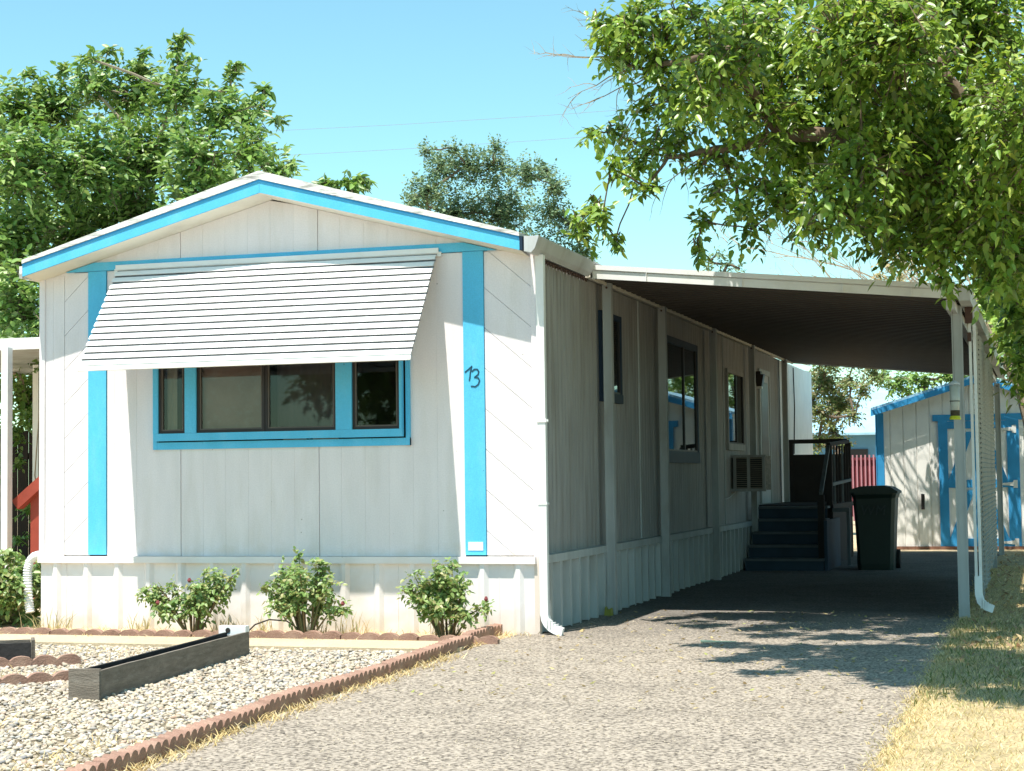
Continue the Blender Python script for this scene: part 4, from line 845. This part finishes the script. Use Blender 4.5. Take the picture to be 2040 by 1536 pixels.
HIGH = [(4.6,.6,4.6,.9),(4.4,2.2,4.4,.9),(5.4,1.2,4.8,1.0),(5.4,-1.2,5.0,1.0),(3.0,2.2,5.3,.8),(2.0,1.8,5.4,.6),(4.3,3.6,3.6,.8),(4.1,5.2,3.8,.8),(3.0,3.2,4.2,.8),(3.6,3.0,3.6,.8),(3.9,3.5,4.6,.9),(2.6,3.2,4.9,.7),(3.5,4.5,3.1,.45),(3.8,4.8,4.0,.9),(3.6,6,3.0,.45),(3.68,7,2.5,.42),(3.55,5.5,3.5,.5),(3.8,8,2.4,.45),(3.9,6,3.8,.8),(3.45,6.5,2.75,.3),(3.5,7.5,2.9,.4),(3.55,8.5,3.2,.5),(3.5,5.2,3.0,.35),(2.9,2.6,3.6,.45),(4.6,4,5.2,1),(5.2,6,5.4,1.1),(3.45,4.0,3.0,.35),(3.3,3.2,3.1,.4),(3.52,5.0,2.5,.3),(3.6,6.0,2.2,.3),(3.55,4.5,2.2,.25),(3.7,7.2,2.1,.35),(3.5,3.6,2.6,.25)]
nt_ = thing('shade_tree', 'large leafy tree with its crown reaching over the driveway and carport roof', 'tree')
foliage('crown', NEAR, leafA, 350, .079, 9, .38, .75, nt_, .75, .30, twigs=4)
foliage('crown', HIGH, leafA, 180, .10, 9, .42, .6, nt_, .8, .32, twigs=8)
foliage('crown', FRONT, leafA, 480, .095, 9, .36, .5, nt_, .9, .33, twigs=4)
main = [(5.2, 2.6, 0, .2), (5.1, 2.5, 1.2, .17), (4.9, 2.3, 2.4, .15), (4.3, 1.7, 3.0, .11), (3.44, .6, 3.515, .085), (3.13, .4, 3.98, .06), (3.0, .4, 4.18, .045)]
nodes = list(main)+[(2.9, .5, 3.45, .07), (2.2, .4, 3.72, .06), (1.858, .4, 3.745, .055), (1.55, .4, 3.68, .042), (1.28, .4, 3.655, .03), (.97, .4, 3.63, .015), (4.9, 2.2, 3.6, .12), (4.4, .8, 4.9, .08), (3.3, -1.6, 5.0, .06), (2.2, -2.6, 5.2, .04), (1.5, -.1, 4.3, .03), (.823, .4, 4.321, .018), (.626, .4, 4.4, .01)]
links = [[0, 1, 2, 3, 4, 5, 6], [4, 7, 8, 9, 10, 11, 12], [2, 13, 14, 15, 16], [9, 17, 18, 19]]
for b in sorted(NEAR+HIGH+FRONT, key=lambda b: (Vector(b[:3])-Vector((3.4, .5, 4))).length):
    v = Vector(b[:3]); best = min(range(2, len(nodes)), key=lambda i: (Vector(nodes[i][:3])-v).length)
    nodes.append((*b[:3], max(.006, min(nodes[best][3]*.6, .022)))); links.append([best, len(nodes)-1])
limbs('trunk', nodes, links, M['bark'], nt_)
# bare hanging twigs at the left tip of the crown
mb = MB()
def twig(p, d, L_, r_, depth):
    pts = [Vector(p)]; d = Vector(d).normalized()
    for k in range(5):
        d = (d+Vector((random.uniform(-.3, .3), random.uniform(-.3, .3), random.uniform(-.28, .28)))).normalized(); pts.append(pts[-1]+d*L_/5)
    mb.tube(pts, [r_*(1-.16*k) for k in range(6)], 4, False)
    if depth:
        for k in (1, 2, 3, 4):
            if random.random() < .8: dd_ = (d+Vector((random.uniform(-.9, .9), random.uniform(-.6, .6), random.uniform(-.9, .9)))).normalized(); twig(pts[k], dd_, L_*.5, r_*.55, depth-1)
twig((.63, .4, 4.44), (-1, -.1, .35), .62, .009, 2); twig((.75, .4, 4.34), (-1, 0, .1), .62, .008, 2); twig((.85, .4, 4.28), (-1, 0, -.35), .65, .008, 2)
twig((.95, .4, 4.22), (-.8, 0, -.45), .7, .008, 2); twig((.6, .4, 4.6), (-.8, 0, .6), .4, .007, 2); twig((1.3, .4, 3.66), (-.8, 0, -.6), .6, .008, 1); twig((1.9, .4, 3.4), (.4, 0, -.9), .6, .006, 1); twig((2.0, .4, 3.3), (-.5, 0, -.8), .5, .006, 1)
tag(mb.build('bare_twigs', M['barkl'], nt_), kind='stuff')
# ---- tree left of the home
LEFT = [(-9.59,7.86,6.29,0.55),(-9.17,8.18,6.36,0.48),(-8.24,7.41,6.44,0.3),(-7.55,6.19,6.46,0.11),(-8.4,7.87,6.68,0.15),(-8.04,8.12,6.43,0.48),(-7.81,7.97,6.73,0.17),(-6.86,7.17,6.21,0.42),(-7.0,7.51,6.66,0.14),(-5.79,6.31,5.66,0.34),(-6.42,7.8,6.31,0.13),(-5.87,7.18,5.81,0.25),(-5.33,6.48,5.76,0.11),(-5.22,5.95,5.1,0.36),(-5.84,7.85,5.25,0.24),(-5.74,8.18,5.3,0.15),(-5.91,6.01,5.1,0.54),(-7.52,7.72,5.51,0.66),(-7.87,6.79,5.3,0.71),(-8.35,6.16,5.16,0.69),(-8.79,6.51,4.28,0.7),(-8.61,7.65,4.62,0.74),(-7.92,7.89,4.82,0.6),(-5.99,5.91,4.54,0.36),(-6.21,7.27,4.95,0.38),(-8.25,5.91,3.43,0.62),(-9.52,7.52,2.83,0.47),(-8.62,6.59,2.23,0.38),(-10.42,7.91,5.11,0.9),(-10.58,8.15,3.74,0.91),(-6.08,7.01,4.39,0.44),(-7.56,8.2,4.3,0.61),(-7.58,6.54,3.72,0.57),(-5.6,8,3.9,.5),(-6.6,7.5,3.7,.6),(-7.2,7.2,2.9,.5),(-6.9,8.5,3.2,.6),(-8.25,7.8,6.85,.09),(-8.2,7.8,7.02,.06),(-7.0,7.5,6.85,.09),(-6.95,7.5,7.0,.06),(-6.35,7.8,6.52,.08),(-6.3,7.8,6.64,.05),(-5.3,6.5,5.97,.08),(-9.0,8,6.85,.09),(-9.6,8,6.85,.1),(-7.75,7.9,6.93,.07),(-5.0,6.2,5.5,.08)]
lt_ = thing('fruit_tree', 'broad bright green tree behind the left side of the mobile home', 'tree')
foliage('crown', LEFT, leafB, 300, .125, 9, .5, .35, lt_, .8, .27, twigs=5, updir=.75)
nodes, links = grow((-8, 7.5, 2), [(-8.2, 7.6, 0, .16), (-8.1, 7.5, 1.5, .14), (-7.9, 7.4, 2.8, .11), (-7.7, 7.2, 3.8, .08)], LEFT); limbs('trunk', nodes, links, M['barkl'], lt_)
LTIP = [(-5.63,9.0,5.25,0.11),(-5.45,9.0,5.19,0.15),(-5.19,9.0,5.18,0.17),(-5.03,9.0,5.23,0.09),(-5.19,9.0,4.96,0.2),(-5.56,9.0,4.98,0.2),(-5.4,9,4.5,.4)]
lt2 = thing('young_tree', 'small leafy tree top showing just over the roof ridge', 'tree')
foliage('crown', LTIP, leafB, 300, .13, 9, .35, .4, lt2, .8, .27, twigs=4)
nodes, links = grow((-5.4, 9, 3), [(-5.4, 9, 0, .07), (-5.4, 9, 3, .05), (-5.4, 9, 4.4, .03)], LTIP); limbs('trunk', nodes, links, M['barkl'], lt2)
MID = [(-9.95,25.15,7.91,0.54),(-9.94,26.2,8.68,0.5),(-9.91,25.06,8.84,0.23),(-9.34,25.39,8.91,0.21),(-9.18,25.82,8.56,0.54),(-8.68,26.22,8.6,0.54),(-8.27,25.31,8.83,0.21),(-7.48,25.08,8.15,0.48),(-7.53,26.74,8.49,0.31),(-6.98,25.63,7.92,0.35),(-8.67,26.92,7.62,0.97),(-9.9,26.79,7.55,0.97),(-7.08,25.76,7.36,0.53),(-6.65,25.92,7.0,0.42),(-7.42,26.04,6.47,0.7),(-6.52,26.29,6.4,0.42),(-10.71,26.19,7.87,0.3),(-9.05,26.12,6.33,1.07),(-10.2,26,6.6,.8),(-8,26,5.2,1.2)]
mt = thing('distant_tree', 'grey green round tree far behind the right half of the roof', 'tree')
foliage('crown', MID, leafC, 330, .09, 8, .4, .1, mt, .9, .35, twigs=8, updir=.5)
nodes, links = grow((-8.5, 26, 3), [(-8.5, 26, 0, .22), (-8.5, 26, 3, .18), (-8.4, 26, 5.5, .12)], MID); limbs('trunk', nodes, links, M['bark'], mt)
def small_tree(name, label, blobs, m, dens, leaf, base, **k):
    t = thing(name, label, 'tree'); foliage('crown', blobs, m, dens, leaf, 8, k.get('spray', .35), k.get('droop', .3), t, .9, k.get('width', .33), twigs=k.get('tw', 5), updir=k.get('updir', .2))
    zc = min(b[2] for b in blobs); cxm = sum(b[0] for b in blobs)/len(blobs)
    nodes, links = grow((base[0], base[1], zc), [(base[0], base[1], 0, .1), (base[0], base[1], zc*.55, .07), (cxm, base[1], zc*.95, .05)], blobs); limbs('trunk', nodes, links, M['bark'], t); return t
small_tree('sapling', 'thin sparse tree top just above the carport roof edge', [(-2.92,24.0,5.94,0.19),(-3.14,24.0,5.74,0.22),(-2.7,24.0,5.71,0.21),(-2.44,24.0,5.59,0.15),(-2.87,24.0,5.34,0.38)], leafC, 160, .09, (-2.9, 24), updir=.6)
small_tree('olive_tree', 'olive and tan leaved tree seen between the home end and the shed', [(-0.4,21.24,2.98,0.27),(-0.24,21.88,2.61,0.3),(-0.39,21.01,2.29,0.29),(0.12,20.86,2.95,0.25),(-0.26,21.44,2.01,0.25),(0.43,20.48,2.73,0.21),(0.22,20.6,2.27,0.17),(0.49,21.96,3.14,0.24),(-0.5,21.04,1.81,0.21),(-0.03,21.1,1.76,0.17),(-.3,21,3.4,.35),(.3,21,3.5,.35),(-.6,21,2.6,.35),(-.1,21.5,2.5,.4),(-.4,21.5,3,.4)], leafD, 520, .075, (-.2, 21))
small_tree('hedge_tree', 'bright green tree rising behind the shed roof', [(0.96,22.02,2.93,0.34),(1.39,22.83,3.01,0.35),(1.86,23.16,3.11,0.38),(2.5,22.04,3.52,0.68),(0.57,23.23,3.15,0.22),(2.96,23.26,4.09,0.6),(1.5,22.5,2.4,.5),(2.3,22.5,2.6,.6),(3.4,22.5,3.2,.7)], leafB, 260, .10, (1.8, 22.6))
small_tree('side_tree', 'dense dark green tree beyond the screen at the right edge', [(3.18,9.62,3.3,0.37),(3.5,10.75,3.13,0.46),(3.37,10.43,2.72,0.32),(3.61,10.86,2.61,0.39),(3.15,10.21,3.62,0.29),(3.83,10.91,3.66,0.59),(3.52,10.98,2.82,0.26),(3.8,10.4,2.3,.35),(4.3,10.6,2.6,.6),(4.4,11,3.6,.7),(3.5,9.8,4.1,.5),(4.2,10.6,4.4,.7),(4.9,12,4,.9),(4.6,8,5.2,1),(5.4,9.5,5,1.1),(4.6,12,5,.9),(5.6,12,5,1),(4.2,13.5,4.8,.8),(1.75,14.2,3.15,.12),(1.9,14.0,3.4,.14),(2.05,14.4,3.3,.16),(2.2,14.1,3.6,.16),(2.4,14.5,3.2,.16),(1.55,13.9,3.3,.1),(2.6,14.3,3.7,.22),(3.0,14.2,3.5,.2),(3.5,14,3.6,.3)], leafA, 260, .095, (4.4, 10.8))
# fence panels beyond the lawn on the far right keep the background closed
rf2 = thing('far_fence', 'dark board fence beyond the shaded lawn at the right', 'fence')
mb = MB()
for k in range(60): x = 4.4+k*.16; mb.box(x, x+.14, 19, 19.02, 0, 1.8)
mb.build('boards', M['darkfence'], rf2)
# ---- bare dead tree behind the carport roof
bt = thing('bare_tree', 'leafless pale tree with fine dead branches rising behind the carport roof', 'tree')
mb = MB()
def btw(p, d, L_, r_, depth):
    pts = [Vector(p)]; d = Vector(d).normalized()
    for k in range(5):
        d = (d+Vector((random.uniform(-.22, .22), random.uniform(-.2, .2), random.uniform(-.12, .2)))).normalized(); pts.append(pts[-1]+d*L_/5)
    mb.tube(pts, [r_*(1-.15*k) for k in range(6)], 4, False)
    if depth:
        for k in (1, 2, 3, 4, 5):
            if random.random() < .78: btw(pts[k], (d+Vector((random.uniform(-.8, .8), random.uniform(-.6, .6), random.uniform(-.5, .8)))).normalized(), L_*.56, r_*.52, depth-1)
mb.tube([(3.65, 14.1, 0), (3.55, 14.0, 1.5), (3.3, 13.9, 2.6), (2.7, 13.6, 3.2)], [.11, .09, .07, .05], 8)
for p, d, L_ in (((2.6, 13.5, 3.3), (-.8, -.1, 1.0), 2.0), ((2.4, 13.4, 3.5), (-1, -.1, .62), 2.3), ((2.2, 13.4, 3.7), (-.9, 0, .3), 1.9), ((2.9, 13.5, 3.3), (-.4, 0, 1), 1.8), ((2.7, 13.6, 3.2), (-1, -.2, .5), 1.4), ((2.9, 13.7, 3.05), (-.9, -.3, .9), 1.6), ((3.3, 13.9, 2.6), (-.6, .1, 1), 1.6), ((2.7, 13.6, 3.2), (-1, .1, .1), 1.2), ((2.5, 13.5, 3.3), (-.7, -.1, 1.2), 1.2), ((3.2, 13.8, 2.8), (-.3, -.3, 1), 1.5), ((3.4, 13.9, 2.3), (-.5, -.6, .9), 1.2), ((2.7, 13.7, 3.2), (-.8, .5, .12), 1.3), ((2.5, 14.1, 3.05), (-.9, .1, .15), 1.2), ((3.1, 13.9, 3.0), (-.4, .5, .3), 1.2), ((2.9, 14.2, 3.1), (-.3, .2, .3), 1.0)):
    btw(p, d, L_, .03 if p[1] < 13.95 or p[2] < 2.95 else .024, 3)
mb.build('trunk', M['barkl'], bt)
foliage('dead_foliage', [(1.59,12.8,4.17,0.22),(1.8,12.8,4.24,0.22),(1.44,12.8,4.04,0.18),(1.73,12.8,3.95,0.22),(2.2,13.2,4.2,.3),(2.4,14.3,3.2,.15),(2.8,14.3,3.3,.2),(3.2,14.2,3.3,.25),(3.3,14.3,3.9,.3)], island_mat('dead_leaf', [(.5, .42, .22), (.4, .3, .16), (.3, .28, .12), (.6, .5, .3)], .7, .2), 260, .06, 8, .25, .3, bt, .9, .3)
# ---- rose bushes
budm = island_mat('faded_rose', [(.14, .02, .03), (.25, .07, .07)], .6)
def rose(x, y, w_, h, seed, label, flowers):
    t = thing('rose_bush', label, 'shrub', 'rose bushes in the bed'); r = random.Random(seed); mb = MB(); bl = []; fl = MB()
    for k in range(22):
        a = r.uniform(0, 6.28); rr = r.uniform(.25, 1)*w_/2; top = Vector((x+math.cos(a)*rr, y+math.sin(a)*rr*.6, h*1.08*r.uniform(.45, 1.05)*(1-.3*(rr/(w_/2))**2)))
        b0 = Vector((x+math.cos(a)*.05, y+math.sin(a)*.04, 0)); md = b0.lerp(top, .5)+Vector((0, 0, .06))
        mb.tube([b0, md, top], [.008, .006, .003], 5, False)
        bl += [(*top, r.uniform(.05, .085)), (*md, r.uniform(.06, .09)), (*(md.lerp(top, .5)+Vector((r.uniform(-.05, .05), 0, 0))), .07)]
        if k < flowers: fl = MB(); fl.tube([top+Vector((0, -.02, .03)), top+Vector((0, -.02, .045)), top+Vector((0, -.02, .065))], [.008, .018, .008], 6); fl.build('rose_bud', budm, t)
    mb.build('stem', island_mat('rose_stem', [(.12, .14, .06), (.2, .12, .07)], .7), t)
    foliage('leaves', bl, leafR, 430, .042, 7, .15, .3, t, .95, .40)
rose(-2.66, -.42, .84, .50, 1, 'leftmost of the three rose bushes before the white skirting', 3)
rose(-1.72, -.40, .72, .56, 2, 'middle rose bush of the three before the white skirting', 1)
rose(-.58, -.42, .70, .50, 3, 'rightmost of the three rose bushes nearest the driveway', 2)
small = thing('leafy_shrub', 'leafy green shrub with dry stems at the left edge of the yard', 'shrub')
bl = []; r = random.Random(9); mb = MB()
for k in range(44):
    q = (r.uniform(-5.2, -4.38), r.uniform(-.1, .7), r.uniform(.05, .56)); bl.append((*q, r.uniform(.08, .14))); mb.tube([(-4.75+.3*(q[0]+4.75), .3, 0), q], [.007, .003], 4, False)
foliage('leaves', bl, leafR, 700, .06, 7, .16, .3, small, .95, .38); mb.build('stem', M['barkl'], small)
vn = thing('climbing_vine', 'tangled vine climbing behind the left patio post', 'vine')
bl = []; mb = MB()
for k in range(90):
    q = (r.uniform(-9.0, -5.9), r.uniform(5.2, 6.2), r.uniform(.1, 2.7)); bl.append((*q, r.uniform(.09, .16)))
    if k % 4 == 0: mb.tube([(q[0]+.1, q[1], 0), (q[0]-.1, q[1], q[2]*.5), q], [.01, .008, .004], 4, False)
foliage('leaves', bl, leafB, 240, .075, 7, .2, .4, vn, .95, .36); mb.build('stem', M['barkl'], vn)
hs = MB(); hs.tube([(-2.2, -.45, .02), (-2.12, -.46, .09), (-2.0, -.46, .13), (-1.86, -.45, .12), (-1.78, -.42, .06)], .006, 6); tag(hs.build('garden_hose', M['dark'], None, True), 'thin dark hose arching out of the flower bed by the middle rose', 'hose')
# ---- trees across the street, mirrored in the windows
def simple_tree(name, label, x, y, h, w_, m, seed):
    r = random.Random(seed); bl = [(x+r.uniform(-w_, w_)*.6, y+r.uniform(-w_, w_)*.6, h*r.uniform(.35, .95), w_*r.uniform(.25, .42)) for k in range(16)]
    t = thing(name, label, 'tree'); foliage('crown', bl, m, 28, .3, 6, .8, .3, t, .9, .35)
    nodes, links = grow((x, y, 1.5), [(x, y, 0, .2), (x, y, h*.35, .16)], bl); limbs('trunk', nodes, links, M['bark'], t, 6)
simple_tree('street_tree', 'tree across the street behind the viewer', -12, -30, 8, 4, leafB, 4)
simple_tree('street_tree', 'second tree across the street behind the viewer', -2, -34, 7, 4, leafB, 5)
simple_tree('street_tree', 'tree across the street far left behind the viewer', -21, -27, 7, 3.5, leafB, 6)
# ---- power lines
def wire(a, b, sag, label):
    mb = MB(); a = Vector(a); b = Vector(b); mb.tube([a.lerp(b, t/10)-Vector((0, 0, sag*4*(t/10)*(1-t/10))) for t in range(11)], .012, 4, False)
    tag(mb.build('power_line', M['wire']), label, 'cable', 'power lines in the sky')
wire((-45, 60, 18.0), (25, 60, 18.2), 1.0, 'upper faint power line crossing the sky above the roof')
wire((-45, 60, 16.7), (25, 60, 17.2), .9, 'lower faint power line crossing the sky above the distant tree')
